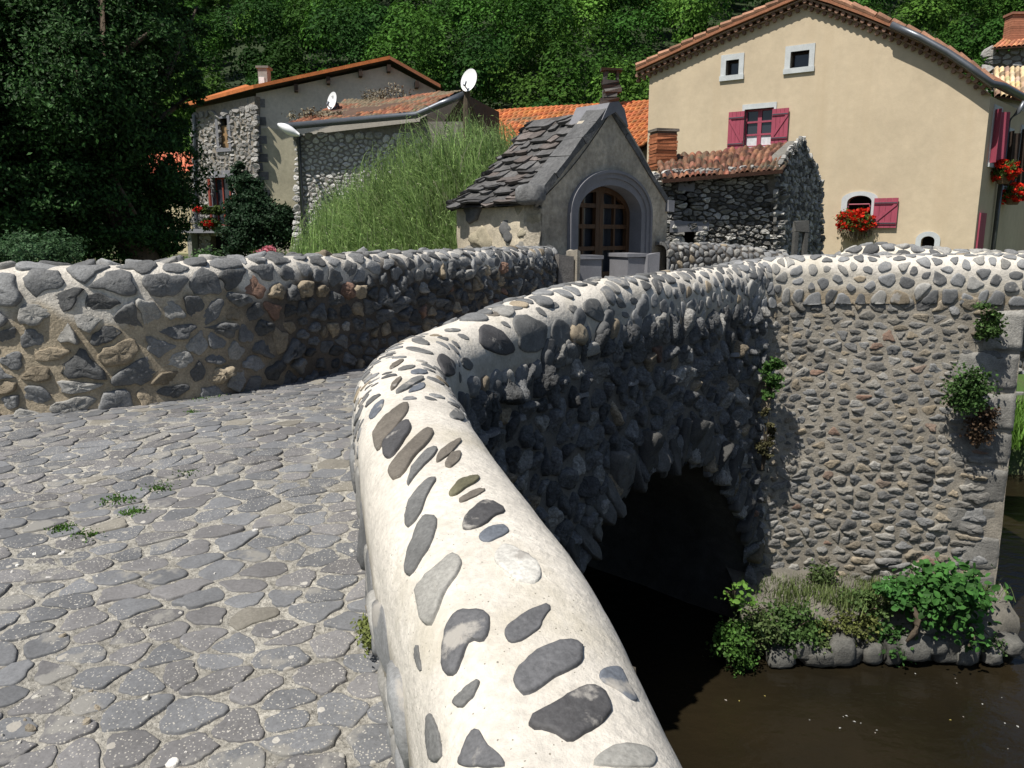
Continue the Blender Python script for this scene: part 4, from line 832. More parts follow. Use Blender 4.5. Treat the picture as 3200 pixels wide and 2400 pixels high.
# ------------------------------------------------------------------ old stone shed
F1 = Face(2425, 15.6, 8); F2 = Face(2425, 15.6, 52)
sh = empty('stone_shed', F1.W(-1.2, GZ, -1), 'ruinous dry stone shed with sagging terracotta tiles and brick chimney', 'shed')
wl = R4(F1, 2128,725,2180,800); wn = R4(F1, 2128,600,2160,650)
P = [F1.loc(2050, 900), F1.loc(2050, 545), F1.loc(2240, 540), F1.loc(2425, 520), F1.loc(2425, 900)]
mb = MB(); plate(mb, F1, P, [rect(*wl), rect(*wn)], 0, .35, (.06,.055,.045))
dk = lambda u, v: (lambda g: (g, g*.97, g*.9))(random.choice((random.uniform(.08,.18), random.uniform(.18,.32), random.uniform(.3,.5))))
stone_face(mb, F1, P, .085, 2.0, .05, dk, .010, [rect(wl[0]-.12, wl[1], wl[2]+.1, wl[3]+.15), rect(wn[0]-.03, wn[1]-.03, wn[2]+.03, wn[3]+.03)], 'flat', .3, .2)
P2 = [F2.loc(2425, 900), F2.loc(2425, 535), F2.loc(2462, 480), F2.loc(2508, 438), F2.loc(2530, 490), F2.loc(2548, 540), F2.loc(2566, 580), F2.loc(2566, 900)]
plate(mb, F2, P2, [], 0, .3, (.17,.16,.14)); stone_face(mb, F2, P2, .10, 1.1, .028, dk, .014, [], 'flat', .25, .2)
mb.build('wall', 'masonry', sh)
mb = MB(); fbox(mb, F1, wl[0]-.25, wl[3], wl[2]+.2, wl[3]+.2, -.1, .07, jit=.02); fbox(mb, F1, wl[0]-.14, wl[1], wl[0], wl[3]-.003, -.1, .06, jit=.01); fbox(mb, F1, wl[2], wl[1], wl[2]+.12, wl[3]-.003, -.1, .06, jit=.01); mb.build('window_frame', 'greystone', sh)
mb = MB(); fbox(mb, F1, wl[0]-.05, wl[1]-.05, wl[2]+.05, wl[3]+.05, -.38, -.35); mb.build('window', 'dark', sh)
mb = MB(); fbox(mb, F1, wn[0]-.05, wn[1]-.05, wn[2]+.05, wn[3]+.05, -.38, -.35); mb.build('window', 'dark', sh)
mb = MB(); a, z = F1.loc(2115, 590); fbox(mb, F1, a, z-.05, a+.34, z+.1, -.05, .07, jit=.02); mb.build('lintel', 'greystone', sh)
mb = MB(); A = F1.W(*F1.loc(2052, 566), .35); B = F1.W(*F1.loc(2420, 536), .35); Cc = PY(2514, 441, 17.6); Dd = PY(2045, 498, 17.6)
tile_roof(mb, A, B, Cc, Dd, 22, 8, .07, base=(.17,.08,.05), var=.4, sag=.06, moss=((.10,.085,.055), .35), wob=.7); mb.build('roof', 'tile', sh)
mb = MB(); c0 = PY(2070, 505, 17.0)
for k in range(11):
    z = c0.z - .15 + k*.067; mb.box((c0.x, c0.y, z), (.46+random.uniform(-.02,.02), .1, 0), (-.1, .4, 0), (0,0,.055), np.array((.36,.13,.06))*random.uniform(.6, 1.2), 0, .008)
mb.box((c0.x, c0.y, c0.z+.23), (.42,.1,0), (-.1,.36,0), (0,0,.80), (.16,.11,.08)); mb.box((c0.x, c0.y, c0.z+.63), (.50,.12,0), (-.12,.44,0), (0,0,.06), (.14,.12,.1), 0, .01); mb.build('chimney', 'brick', sh)
# door jamb stone and small bottle-green clutter to its right
mb = MB(); F3 = Face(2508, 14.6, 10); a0, z1 = F3.loc(2488, 690); a1, _ = F3.loc(2530, 690); fbox(mb, F3, a0, -1.3, a0+.07, z1-.2, -.1, 0); fbox(mb, F3, a1-.07, -1.3, a1, z1-.2, -.1, 0); fbox(mb, F3, a0-.0, z1-.197, a1+.0, z1+.0, -.12, .01, jit=.015)
tag(mb.build('gate_post', 'darkstone'), 'narrow dark stone niche standing at the right corner of the shed', 'stone niche')
# ------------------------------------------------------------------ low walls behind
def low_wall(path, label, col_, sp=.12, light=.1, cap=.35):
    rb = Ribbon(path, crown_profile(.2, .9, .9, r=.16)); mb = MB()
    base_sheet(mb, rb, 0, rb.L, 0, rb.Q, .06, .05, lambda U, Q_, W: np.clip(np.array(col_)*(1+.25*fbm(W, 4))[:, None], .01, 1), .015, 3)
    pts = poisson(0, rb.L, 0, rb.Q, lambda u, v: sp, .95, 18); stones(mb, outlines(pts, .95, .014, 14, .2, .07, 1), rb.surf, lambda u, v: .028, stone_col(.8, .05, .0, light), 'dome', .15, .1)
    return tag(mb.build('stone_wall', 'masonry', smooth=True), label, 'stone wall')
low_wall([PY(2075, 765, 12.2)[:2]+(-.2,) if False else (PY(2060, 765, 12.2).x, 12.2, -.14), (PY(2200, 765, 12.6).x, 12.6, -.15), (PY(2330, 775, 12.8).x, 12.8, -.2), (PY(2450, 790, 12.9).x, 12.9, -.32)], 'dark weathered low wall below the stone shed, right of the chapel', (.09,.08,.07), .12, .15)
low_wall([(PY(2590, 800, 9.6).x, 9.75, -.62), (PY(2615, 800, 9.5).x, 9.6, -.33), (PY(2660, 800, 9.4).x, 9.4, -.16), (PY(2750, 800, 9.2).x, 9.2, -.11), (PY(2950, 800, 9.0).x, 9.0, -.17), (PY(3150, 800, 8.9).x, 8.9, -.2), (PY(3350, 800, 8.9).x, 8.9, -.22)], 'low cobbled wall with white mortar in front of the yellow house', (.62,.57,.48), .17, .25)
mb = MB(); q = PY(3175, 800, 8.5); mb.box((q.x+.1, q.y, -.42), (.75,0,0), (0,.5,0), (0,0,.36), (.1,.1,.1), 0, .03); tag(mb.build('stone_block', 'greystone'), 'squared dark stone block ending the parapet at the right edge', 'stone block')
# ------------------------------------------------------------------ orange roofed house
oh = empty('orange_roofed_house', (2, 29, GZ), 'low house with bright orange ribbed tile roof behind the chapel', 'house')
mb = MB(); A = PY(1200, 520, 27.0); B = PY(1985, 470, 27.0); Cc = PY(2330, 300, 31.5); Dd = PY(1490, 352, 31.5)
tile_roof(mb, A, B, Cc, Dd, 52, 14, .10, base=(.50,.175,.065), var=.16, sag=.02, moss=((.22,.17,.10), .75)); mb.build('roof', 'tile', oh)
mb = MB(); p = [A, B, Cc, Dd]; lo = [Vector((a.x, a.y+.3, GZ-.6)) for a in p]; up = [Vector((a.x, a.y+.3, a.z-.15)) for a in p]; mb.poly(lo+up, [(0,1,5,4), (1,2,6,5), (2,3,7,6), (3,0,4,7)]); mb.build('wall', 'render_grey', oh)
mb = MB(); q = PY(1908, 300, 31.0)
for k in range(6): mb.box((q.x+random.uniform(-.05,.05), q.y, q.z-.3+k*.15), (.62+random.uniform(-.16,.1),0,0), (0,.5,0), (0,0,.16), np.array((.09,.085,.08))*random.uniform(.6,1.4), 0, .05)
for sx in (-.22, .24): mb.box((q.x+sx, q.y, q.z+.72), (.14,0,0), (0,.3,0), (0,0,.34), (.07,.07,.06), 0, .04)
mb.box((q.x, q.y, q.z+.93), (.8,0,0), (0,.5,0), (0,0,.08), (.08,.08,.07), 0, .04); mb.build('chimney', 'brick', oh)
# ------------------------------------------------------------------ mossy roofed house
bh = empty('mossy_roofed_house', (-3.5, 25, GZ), 'stone house with brown mossy tile roof and dark gutter behind the feathery bush', 'house')
FB = Face(930, 24.5, -6); FB.N = Vector((FB.R.y, -FB.R.x, 0))
mb = MB(); P = [FB.loc(930, 860), FB.loc(932, 425), FB.loc(1310, 380), FB.loc(1450, 380), FB.loc(1450, 860)]; plate(mb, FB, P, [], 0, .3, (.20,.185,.165))
P_ = [FB.loc(935, 850), FB.loc(935, 425), FB.loc(1300, 430), FB.loc(1300, 850)]; ls = lambda u, v: (lambda g: (g, g*.97, g*.93))(random.uniform(.32, .58))
stone_face(mb, FB, P_, .125, 1.5, .03, ls, .018, [], 'dome', .3, .2)
G2 = FB.W(*FB.loc(1450, 380), 0); ap = PY(1462, 286, 24.5); mb.poly([FB.W(*FB.loc(1312, 372), -.02), PY(1452, 292, 24), PY(1560, 350, 27), PY(1560, 480, 27), FB.W(*FB.loc(1312, 480), -.02)], [(0,1,2,3,4)], (.07,.06,.05))
mb.build('wall', 'masonry', bh)
mb = MB(); A = FB.W(*FB.loc(900, 398), .45); B = FB.W(*FB.loc(1312, 362), .45); Cc = PY(1452, 282, 26.5); Dd = PY(1075, 318, 29.5)
tile_roof(mb, A, B, Cc, Dd, 30, 12, .05, base=(.24,.10,.055), var=.3, sag=.12, moss=((.155,.125,.08), -.25), wob=.5)
P, D = clumps(np.array(PY(1210, 298, 28.5)), (.9,.5,.22), 16, 700, .16); leaf_cloud(mb, P, .1, (.2,.17,.12), .3)
P, D = clumps(np.array(PY(985, 362, 25.5)), (.9,.5,.12), 16, 500, .12); leaf_cloud(mb, P, .09, (.22,.19,.13), .3)
mb.build('roof', 'tile', bh)
mb = MB(); g = [A + Vector((0,-.07,-.05)), B + Vector((0,-.07,-.05)), PY(1380, 325, 23.0), PY(1450, 296, 23.2)]; mb.tube(g, .10, 8); mb.build('gutter', 'metal', bh, smooth=True)
mb = MB(); x = FB.W(*FB.loc(937, 420), .12); mb.tube([A + Vector((.35,-.02,-.12)), x, Vector((x.x, x.y, GZ))], .06, 8); mb.build('downpipe', 'metal', bh, smooth=True)
# street lamp on its bracket
sl = empty('street_lamp', FB.W(*FB.loc(928, 440), .2), 'white hooded street lamp on a short bracket at the corner under the mossy roof', 'street lamp')
c = PY(893, 402, 23.5); mb = MB(); n_ = 12; V = []
for i in range(7):
    t = i/6; r_ = .20*math.sin(math.pi*(.12+.80*t)); V += [(c.x-.22+.62*t + .0, c.y + r_*math.cos(k*6.2832/n_), c.z+.10-.28*t + r_*.75*math.sin(k*6.2832/n_)) for k in range(n_)]
mb.poly(V, [(i*n_+k, i*n_+(k+1) % n_, (i+1)*n_+(k+1) % n_, (i+1)*n_+k) for i in range(6) for k in range(n_)] + [tuple(range(n_)), tuple(range(6*n_, 7*n_))[::-1]]); mb.build('lamp_head', 'white', sl, smooth=True)
mb = MB(); mb.tube([Vector((c.x+.3, c.y, c.z-.16)), PY(920, 432, 23.6), FB.W(*FB.loc(934, 455), .05)], .045, 7); mb.build('bracket', 'metal', sl, smooth=True)
# satellite dishes
def dish(c, rad, face_dir, name, label, pole=None, arm=True):
    o = empty(name, c, label, 'satellite dish', None); z = Vector(face_dir).normalized(); x = z.cross(Vector((0,0,1))).normalized(); y = x.cross(z)*-1
    mb = MB(); n_ = 28; V = []
    for i in range(6):
        r_ = rad*i/5; V += [Vector(c) + x*(r_*math.cos(k*6.2832/n_)) + y*(r_*1.12*math.sin(k*6.2832/n_)) + z*(.16*rad*(i/5)**2) for k in range(n_)]
    mb.poly(V, [(i*n_+k, i*n_+(k+1) % n_, (i+1)*n_+(k+1) % n_, (i+1)*n_+k) for i in range(5) for k in range(n_)]); mb.build('reflector', 'white', o, smooth=True)
    mb = MB(); e = Vector(c) + z*rad*.85 - Vector((0,0,rad*.75)); mb.tube([Vector(c) - Vector((0,0,rad*1.05)) + z*.05, e], .018, 6); mb.tube([e, e - z*.05 + Vector((0,0,.12))], .045, 8); mb.tube([Vector(c) - z*.02, Vector(c) - z*.25 - Vector((0,0,.1))], .04, 6); mb.build('arm', 'metal', o)
    if pole: mb = MB(); mb.tube([Vector(c) - z*.2, pole], .05, 8); mb.build('pole', 'metal', o)
    return o
c = PY(1040, 316, 27.5); dish(c, .27, (-.85,-.9,.28), 'satellite_dish', 'white satellite dish against the grey gable, left of the mossy roof', PY(1045, 352, 27.6))
# logo marks on the left dish
zd = Vector((-.85,-.9,.28)).normalized(); xd = zd.cross(Vector((0,0,1))).normalized(); yd = -xd.cross(zd)
mb = MB()
if yd.z < 0: yd = -yd
cc = c + zd*.035 + yd*.13
mb.box(cc - xd*.0, xd*.09, zd*.006, yd*.012, (.1,.1,.12)); mb.box(cc + yd*.035 - xd*.07*0, xd*.09, zd*.006, yd*.012, (.1,.1,.12)); mb.box(cc + yd*.018 + xd*.05, xd*.012, zd*.006, yd*.04, (.1,.1,.12))
d0_ = [o for o in bpy.data.objects if o.name.startswith('satellite_dish')][0]; mb.build('marking', 'metal', d0_)
c = PY(1468, 252, 23.0); dish(c, .29, (-.75,-1,.3), 'satellite_dish', 'white satellite dish on top of the wooden pole above the feathery bush')
mb = MB(); q = PY(1459, 280, 23.2); mb.tube([Vector((q.x, q.y, GZ)), Vector((q.x, q.y, 2.6)), Vector((q.x-.02, q.y, q.z+.1))], [.15,.13,.11], 9); tag(mb.build('utility_pole', 'bark'), 'grey wooden pole carrying a white satellite dish', 'pole')
# ------------------------------------------------------------------ grey gable house
FG = Face(800, 31, 14); FL = Face(800, 31, -28)
gh = empty('grey_gable_house', (-9, 33, GZ), 'grey rendered gable house with rubble stone front and balcony, left background', 'house')
gz = L(FG, [(800,292),(1215,205),(1362,282)]); P = [FG.loc(800, 900), gz[0], gz[1], gz[2], FG.loc(1362, 900)]
mb = MB(); plate(mb, FG, P, [], 0, .3); wl_ = mb.build('wall', 'render_grey', gh)
M['cement'] = mat('cement', base=(.46,.42,.30), n1=(1.5, .15), n2=(9, .12), bump=.4, bscale=20); mb = MB(); plate(mb, FG, L(FG, [(812,402),(842,398),(872,404),(905,425),(945,452),(945,700),(812,700)]), [], .012, .01); mb.build('render_patch', 'cement', wl_)
wu = R4(FL, 682,372,718,462); wd_ = R4(FL, 662,556,738,705); P = [FL.loc(607, 900), FL.loc(612, 338), FL.loc(795, 300), FL.loc(798, 900)]
dd_ = R4(FL, 655,738,722,900)
mb = MB(); plate(mb, FL, P, [rect(*wu), rect(*wd_), rect(*dd_)], 0, .3, (.24,.21,.17))
ls2 = lambda u, v: (lambda g: (g, g*.96, g*.9))(random.uniform(.18, .38))
P_ = [FL.loc(607, 900), FL.loc(612, 365), FL.loc(795, 340), FL.loc(795, 900)]
stone_face(mb, FL, P_, .14, 1.6, .03, ls2, .016, [rect(r_[0]-.15, r_[1]-.15, r_[2]+.15, r_[3]+.2) for r_ in (wu, wd_, dd_)], 'flat', .35, .15); mb.build('wall', 'masonry', gh)
mb = MB()
for k in range(11):
    w_ = .42 if k % 2 else .62; a = 0; z = gz[0][1]-.5-k*.34; g = random.uniform(.13,.19)
    fbox(mb, FG, -.02, z, w_, z+.31, -.1, .03, (g, g*.97, g*.95), jit=.015)
mb.build('quoins', 'masonry', gh)
for r_, m_ in ((wu, (.14,.14,.14,.1)), (wd_, (.1,.1,.02,.26))): stone_frame(FL, r_, m_, gh, .05, 'greystone')
mb = MB(); fbox(mb, FL, wu[0], wu[1], wu[2], wu[3]-.25, -.16, -.12); mb.build('window_blind', mat('ochre_blind', base=(.30,.19,.09), bump=.1), gh) if False else None
M['blind'] = mat('blind', base=(.27,.17,.085), n1=(1,.2), bump=.1); mb.build('window_blind', 'blind', gh)
mb = MB(); fbox(mb, FL, wu[0]-.1, wu[1]-.1, wu[2]+.1, wu[3]+.1, -.33, -.3); mb.build('interior', 'dark', gh); mb = MB(); fbox(mb, FL, dd_[0]-.1, dd_[1], dd_[2]+.1, dd_[3]+.1, -.9, -.3); mb.build('interior', 'dark', gh)
glaze(FL, wd_, gh, 3, 1, 'redwood'); a0, z0, a1, z1 = R4(FL, 652,560,672,720); shutter(FL, a0, z0, a1, z1, gh, mt='redwood')
mb = MB(); a0, z0, a1, z1 = R4(FL, 616,716,735,728); fbox(mb, FL, a0, z0, a1, z1, -.1, 1.0); mb.build('balcony', 'greystone', gh)
mb = MB()
for k in range(16): a = a0 + (a1-a0)*k/15; mb.tube([FL.W(a, z1, .95), FL.W(a, z1+.85, .95)], .012, 5)
mb.tube([FL.W(a0, z1+.85, .95), FL.W(a1, z1+.85, .95)], .02, 6); mb.build('railing', 'metal', gh)
mb = MB(); a, z = FL.loc(640, 730); fbox(mb, FL, a-.13, GZ-.5, a+.13, z, .5, .8, (.22,.21,.19), jit=.02); mb.build('pillar', 'masonry', gh)
mb = MB(); rk = [FL.W(*FL.loc(598, 342), .5), FG.W(*FG.loc(795, 284), .5), FG.W(*FG.loc(1215, 192), .4), FG.W(*FG.loc(1372, 280), .4)]; bk = [p + Vector((-.6,9,.0)) for p in rk]
bk = [rk[0] + Vector((0,8,2.2)), rk[1] + Vector((0,8,.6)), rk[2] + Vector((0,8,0)), rk[3] + Vector((0,8,0))]
th_ = Vector((0,0,.13))
for i in range(3): mb.poly([rk[i], rk[i+1], bk[i+1], bk[i], rk[i]+th_, rk[i+1]+th_, bk[i+1]+th_, bk[i]+th_], [(0,1,2,3)], (.05,.035,.025)); mb.poly([rk[i], rk[i+1], rk[i+1]+th_, rk[i]+th_, bk[i+1]+th_, bk[i]+th_], [(0,3,2,1), (3,5,4,2)], (.5,.16,.05) if i < 2 else (.3,.12,.06))
mb.build('roof', 'tile', gh)
for (u, v) in ((925,268),(1025,245),(1125,222),(1213,208),(1300,258)): mb = MB(); a, z = FG.loc(u, v); fbox(mb, FG, a-.07, z-.25, a+.07, z-.0, 0, .38); mb.build('rafter_end', 'darkwood', gh)
mb = MB(); q = PY(828, 262, 32.5); mb.box((q.x, q.y, q.z), (.36,0,0), (0,.5,0), (0,0,1.1), (.3,.29,.27)); mb.box((q.x-.04, q.y-.27, q.z-.1), (.22,0,0), (0,.02,0), (0,0,.62), (.75,.75,.75)); mb.box((q.x, q.y, q.z+.59), (.5,0,0), (0,.6,0), (0,0,.08), (.2,.19,.17)); mb.build('chimney', 'brick', gh)
mb = MB(); mb.tube([FL.W(*FL.loc(613, 360), .1), FL.W(*FL.loc(622, 840), .1)], .07, 7); mb.build('downpipe', 'metal', gh)
# neighbour cottage behind the tree
ct = empty('cream_cottage', (-16, 37, GZ), 'cream rendered cottage mostly hidden behind the dark tree', 'house'); FT = Face(575, 36, 0)
mb = MB(); P = [FT.loc(430, 900), FT.loc(430, 545), FT.loc(622, 545), FT.loc(622, 900)]; plate(mb, FT, P, [], 0, .3); M['cream'] = mat('cream', base=(.62,.52,.33), n1=(1,.15)); mb.build('wall', 'cream', ct)
mb = MB(); tile_roof(mb, FT.W(*FT.loc(425, 548), .3), FT.W(*FT.loc(614, 542), .3), PY(612, 480, 39), PY(425, 480, 39), 14, 5, .08, base=(.45,.13,.07)); mb.build('roof', 'tile', ct)
# far house at upper right
fh = empty('brick_topped_house', PY(3160, 300, 44), 'far house at the top right corner with brick chimney and tiled roof', 'house')
mb = MB(); FF = Face(3150, 44, -20); P = [FF.loc(3098, 500), FF.loc(3098, 165), FF.loc(3330, 140), FF.loc(3330, 500)]; plate(mb, FF, P, [], 0, .3, (.12,.10,.08)); stone_face(mb, FF, P, .3, 1.5, .06, ls2, .03, [], 'flat'); mb.build('wall', 'masonry', fh)
mb = MB(); a0, z0 = FF.loc(3092, 158); A = FF.W(a0, z0, .5); B = FF.W(*FF.loc(3340, 140), .5); tile_roof(mb, A, B, PY(3340, 95, 47), PY(3150, 108, 47), 16, 5, .08, base=(.4,.17,.09)); mb.build('roof', 'tile', fh)
mb = MB(); q = PY(3172, 95, 45.5)
for k in range(12): mb.box((q.x, q.y, q.z-.65+k*.12), (.85,0,0), (0,.7,0), (0,0,.108), np.array((.40,.17,.10))*random.uniform(.75, 1.15))
mb.box((q.x, q.y, q.z+.8), (1.0,0,0), (0,.85,0), (0,0,.12), (.3,.14,.09)); mb.build('chimney', 'brick', fh)
lr = empty('low_tiled_roof_house', PY(3180, 300, 33), 'low outbuilding with pale tiled roof behind the gutter at the right edge', 'house')
mb = MB(); tile_roof(mb, PY(3110, 300, 31), PY(3330, 330, 31), PY(3330, 215, 34), PY(3105, 215, 34), 14, 6, .12, base=(.5,.36,.22), var=.35); mb.build('roof', 'tile', lr)
mb = MB(); mb.poly([PY(3110, 305, 31.3), PY(3330, 335, 31.3), Vector((PY(3330,335,31.3).x, 31.3, GZ)), Vector((PY(3110,305,31.3).x, 31.3, GZ))], [(0,1,2,3)]); mb.build('wall', 'render_grey', lr)
# ================================================================== VEGETATION
# wooded hillside: one mass of crowns, nobody could count them
mb = MB(); PP = []; CC = []; SZ = []; NN = []
y = 44.0; greens = np.array([(.030,.085,.013), (.05,.125,.018), (.022,.065,.012), (.075,.16,.024), (.04,.105,.016)])
while y < 150:
    x0, x1 = -.62*y - 4, .72*y + 4; x = x0; stepx = 3.2 + y*.018
    while x < x1:
        cx, cy = x + random.uniform(-1, 1), y + random.uniform(-1.4, 1.4); hz = float(hill_z(cx, cy)); rr = random.uniform(1.5, 3.4)*(1 + (y-44)*.004); hh = rr*random.uniform(1.0, 1.7)
        top = hz + hh*1.6; el = (top)/cy
        u_ = 1600 + 2400*cx/cy*1.0
        if not (u_ < -100 or u_ > 3350):
            n = int(2300*(48/y)**.6); cz = hz + hh*.75; lobes = rng.normal(size=(9, 3)); lobes /= np.linalg.norm(lobes, axis=1, keepdims=True); lobes[:, 2] = abs(lobes[:, 2])*.9; lobes[:, 1] -= .2
            lc = lobes*np.array((rr, rr, hh))*.62; k = rng.integers(0, 9, n); d = rng.normal(size=(n, 3)); d /= np.linalg.norm(d, axis=1, keepdims=True); d[:, 2] = np.where(rng.random(n) < .6, abs(d[:, 2]), d[:, 2]); d[:, 1] = np.where(rng.random(n) < .5, -abs(d[:, 1]), d[:, 1])
            p = lc[k] + d*np.array((rr, rr, hh))*.40*rng.uniform(.82, 1.05, (n, 1)) + np.array((cx, cy, cz))
            tone = greens[rng.integers(0, 5)]*random.uniform(.55, 1.25)
            if fbm(np.array([[cx, cy, 0]]), .09)[0] > .3: tone = tone*1.25
            PP.append(p); NN.append(d); CC.append(np.tile(tone, (n, 1))); SZ.append(np.full(n, .15 + y*.0016))
        x += stepx*random.uniform(.8, 1.2)
    y += 2.6 + y*.02
P = np.concatenate(PP); leaf_cloud(mb, P, np.concatenate(SZ), np.concatenate(CC), .2, up=.5, asp=.8, outward=np.concatenate(NN)*2.2)
tag(mb.build('hillside_forest', 'farleaf'), 'dense deciduous wood covering the hillside behind the village', 'forest', kind='stuff')
def tree(name, base, crowns, leafn, size, col, label, cat='tree', limb=6, lr_=.16, mt='leaf', spread=.28, var=.35, trunk=True):
    o = empty(name, base, label, cat); b = Vector(base); c0 = Vector(crowns[0][0]); mb = MB()
    if trunk:
        mb.tube([b, b.lerp(c0, .3) + Vector((.1,0,0)), b.lerp(c0, .65), c0], [lr_, lr_*.8, lr_*.6, lr_*.35], 9)
        for (c, r, w_) in crowns:
            for _ in range(limb//2+1):
                e = Vector(c) + Vector([random.uniform(-.8,.8)*r[k] for k in range(3)]); st = b.lerp(c0, random.uniform(.45, .9)); md = st.lerp(e, .5) + Vector((0,0,.15*r[2])); mb.tube([st, md, e], [lr_*.35, lr_*.2, lr_*.06], 6)
        mb.build('trunk', 'bark', o, smooth=True)
    mb = MB(); tot = sum(w_ for _, _, w_ in crowns)
    for (c, r, w_) in crowns:
        n = int(leafn*w_/tot); P, D = clumps(c, r, int(30+n/330), n, spread*min(r), .25)
        leaf_cloud(mb, P, size, col, var, outward=D*1.2)
    mb.build('crown', mt, o); return o
def cr(u, v, y, ru, rv, ry=None, w=None):
    p = PY(u, v, y); k = y/F; return (p, (ru*k, (ry or ru*k*.8), rv*k), w or ru*rv/1e4)
tree('broadleaf_tree', (-5.2, 11.5, -1.3), [cr(150,260,10.5,300,330), cr(330,120,11,240,200), cr(420,500,11.5,200,230), cr(120,620,10.5,260,190), cr(-150,400,10,250,500), cr(480,720,11.5,110,90), cr(250,-80,11,320,160), cr(575,250,12,70,90), cr(520,420,12,60,80), cr(560,60,12,80,110), cr(330,640,11,220,180)], 260000, .06, (.035,.085,.022), 'huge dark green tree filling the left side behind the parapet', lr_=.3, spread=.135, var=.5)
tree('laurel_bush', tuple(PY(130, 850, 7.6)), [cr(120,800,7.6,120,75,.5)], 9000, .036, (.06,.12,.05), 'paler glossy bush at the foot of the dark tree, behind the parapet', 'bush', trunk=False, spread=.22)
tree('climbing_shrub', tuple(Vector((PY(790,800,27.5).x, 27.5, GZ))), [cr(775,640,27.5,60,90), cr(830,700,27.5,85,85), cr(760,740,27.2,60,70), cr(745,560,28.5,30,50), cr(890,700,27.5,40,60)], 26000, .13, (.025,.055,.025), 'dark climbing shrub growing up the corner by the balcony', 'shrub', lr_=.08, spread=.25)
tree('balcony_plant', tuple(FL.W(*FL.loc(690, 712), .7)), [cr(665,655,29.0,50,14,.3), cr(660,700,29.0,35,18,.3)], 2600, .1, (.06,.09,.02), 'green hanging plants along the balcony rail', 'plant', trunk=False)
for (u, v, ru, rv, lb) in ((630,650,14,10,'small red flowers at the upper left end of the balcony rail'), (662,692,26,10,'red flowers spilling low over the front of the balcony')): mb = MB(); P, D = clumps(PY(u, v, 28.8), (ru*29/F,.2,rv*29/F), 1, 420, .075); leaf_cloud(mb, P, .09, (.6,.03,.02), .2); tag(mb.build('balcony_flowers', 'leaf'), lb, 'flowers', 'red flowers on the balcony')
mb = MB(); P, D = clumps(PY(838, 785, 24), (.34,.25,.13), 14, 420, .05); leaf_cloud(mb, P, .11, (.62,.22,.27), .3); P, D = clumps(PY(838, 800, 24), (.6,.25,.15), 14, 700, .08); leaf_cloud(mb, P, .1, (.07,.11,.03), .3)
tag(mb.build('pink_flowers', 'leaf'), 'clump of pink flowers just behind the parapet left of the feathery bush', 'flowers')
tree('garden_bush', tuple(PY(640, 840, 17)), [cr(650,830,17,60,45,.4)], 2600, .08, (.05,.10,.03), 'small green bush below the dark doorway', 'bush', trunk=False)
# feathery bush: thousands of arching stems
mb = MB(); topu = [(880,815),(915,770),(960,660),(1010,600),(1090,520),(1170,470),(1240,415),(1300,385),(1400,362),(1480,350),(1560,372),(1620,420),(1700,520),(1780,640)]
tu = np.array([p[0] for p in topu], float); tv = np.array([p[1] for p in topu], float); NS = 46000; seg = 5
uu = rng.uniform(880, 1760, NS)**1.0; yy = rng.uniform(13.6, 17.0, NS); top = (733-np.interp(uu, tu, tv) + 15*np.sin(uu*.045) + 8*np.sin(uu*.13))/F*15.0
pk = rng.integers(0, 420, NS); pu = rng.uniform(885, 1755, 420); py_ = rng.uniform(13.6, 17.0, 420); uu = pu[pk] + rng.normal(0, 26, NS); yy = py_[pk] + rng.normal(0, .16, NS); pH = rng.uniform(.80, 1.10, 420); pL = rng.normal(0, .2, 420); pC = rng.uniform(.7, 1.35, 420)
top = (733-np.interp(uu, tu, tv) + 12*np.sin(uu*.045))/F*15.0
fr = rng.random(NS)**.6*pH[pk]; front = 1-((yy-15.3)/2.1)**2*np.where(yy < 15.3, .85, .2); zt_ = -1.4 + (top+1.4)*fr*np.clip(front, .1, 1) ; X0 = (uu-1600)/F*15.0 + rng.normal(0, .05, NS)
ln = rng.uniform(.45, 1.1, NS); lean = rng.normal(0, .16, NS) - .15 + pL[pk]; leany = rng.normal(-.15, .15, NS); wdt = rng.uniform(.005, .012, NS)
an_ = rng.uniform(-1.2, 1.2, NS); ca_ = np.cos(an_); sa_ = np.sin(an_); V = np.zeros((NS, seg*2, 3)); drp = rng.uniform(.1, .55, NS)
for k in range(seg):
    t = k/(seg-1); z = zt_ - ln*(1-t) - drp*ln*t**3; x = X0 - lean*ln*(1-t**1.6) ; yv = yy + leany*ln*t; w_ = wdt*(1-.8*t)
    V[:, 2*k] = np.stack([x-w_*ca_, yv-w_*sa_, z], 1); V[:, 2*k+1] = np.stack([x+w_*ca_, yv+w_*sa_, z+w_*.6], 1)
Q = (np.array([(2*k, 2*k+1, 2*k+3, 2*k+2) for k in range(seg-1)])[None] + (np.arange(NS)*seg*2)[:, None, None]).reshape(-1, 4)
base = np.array((.27,.38,.14)); tone = (np.clip(rng.normal(1, .3, NS), .4, 2.2)*pC[pk])[:, None]*base; pale = rng.random(NS) < .05; tone[pale] = (.42,.42,.28)
mb.arr(V.reshape(-1, 3), Q, np.repeat(tone, seg*2, 0)); kk = rng.integers(0, NS, 60000); jj = rng.integers(1, seg, 60000); P = V[kk, 2*jj] + rng.normal(0, .03, (60000, 3)); leaf_cloud(mb, P, .075, tone[kk]*.95, .3, up=.2, asp=.22)
tag(mb.build('feathery_bush', 'stem'), 'tall feathery bright green bush of fine arching stems left of the chapel', 'bush')
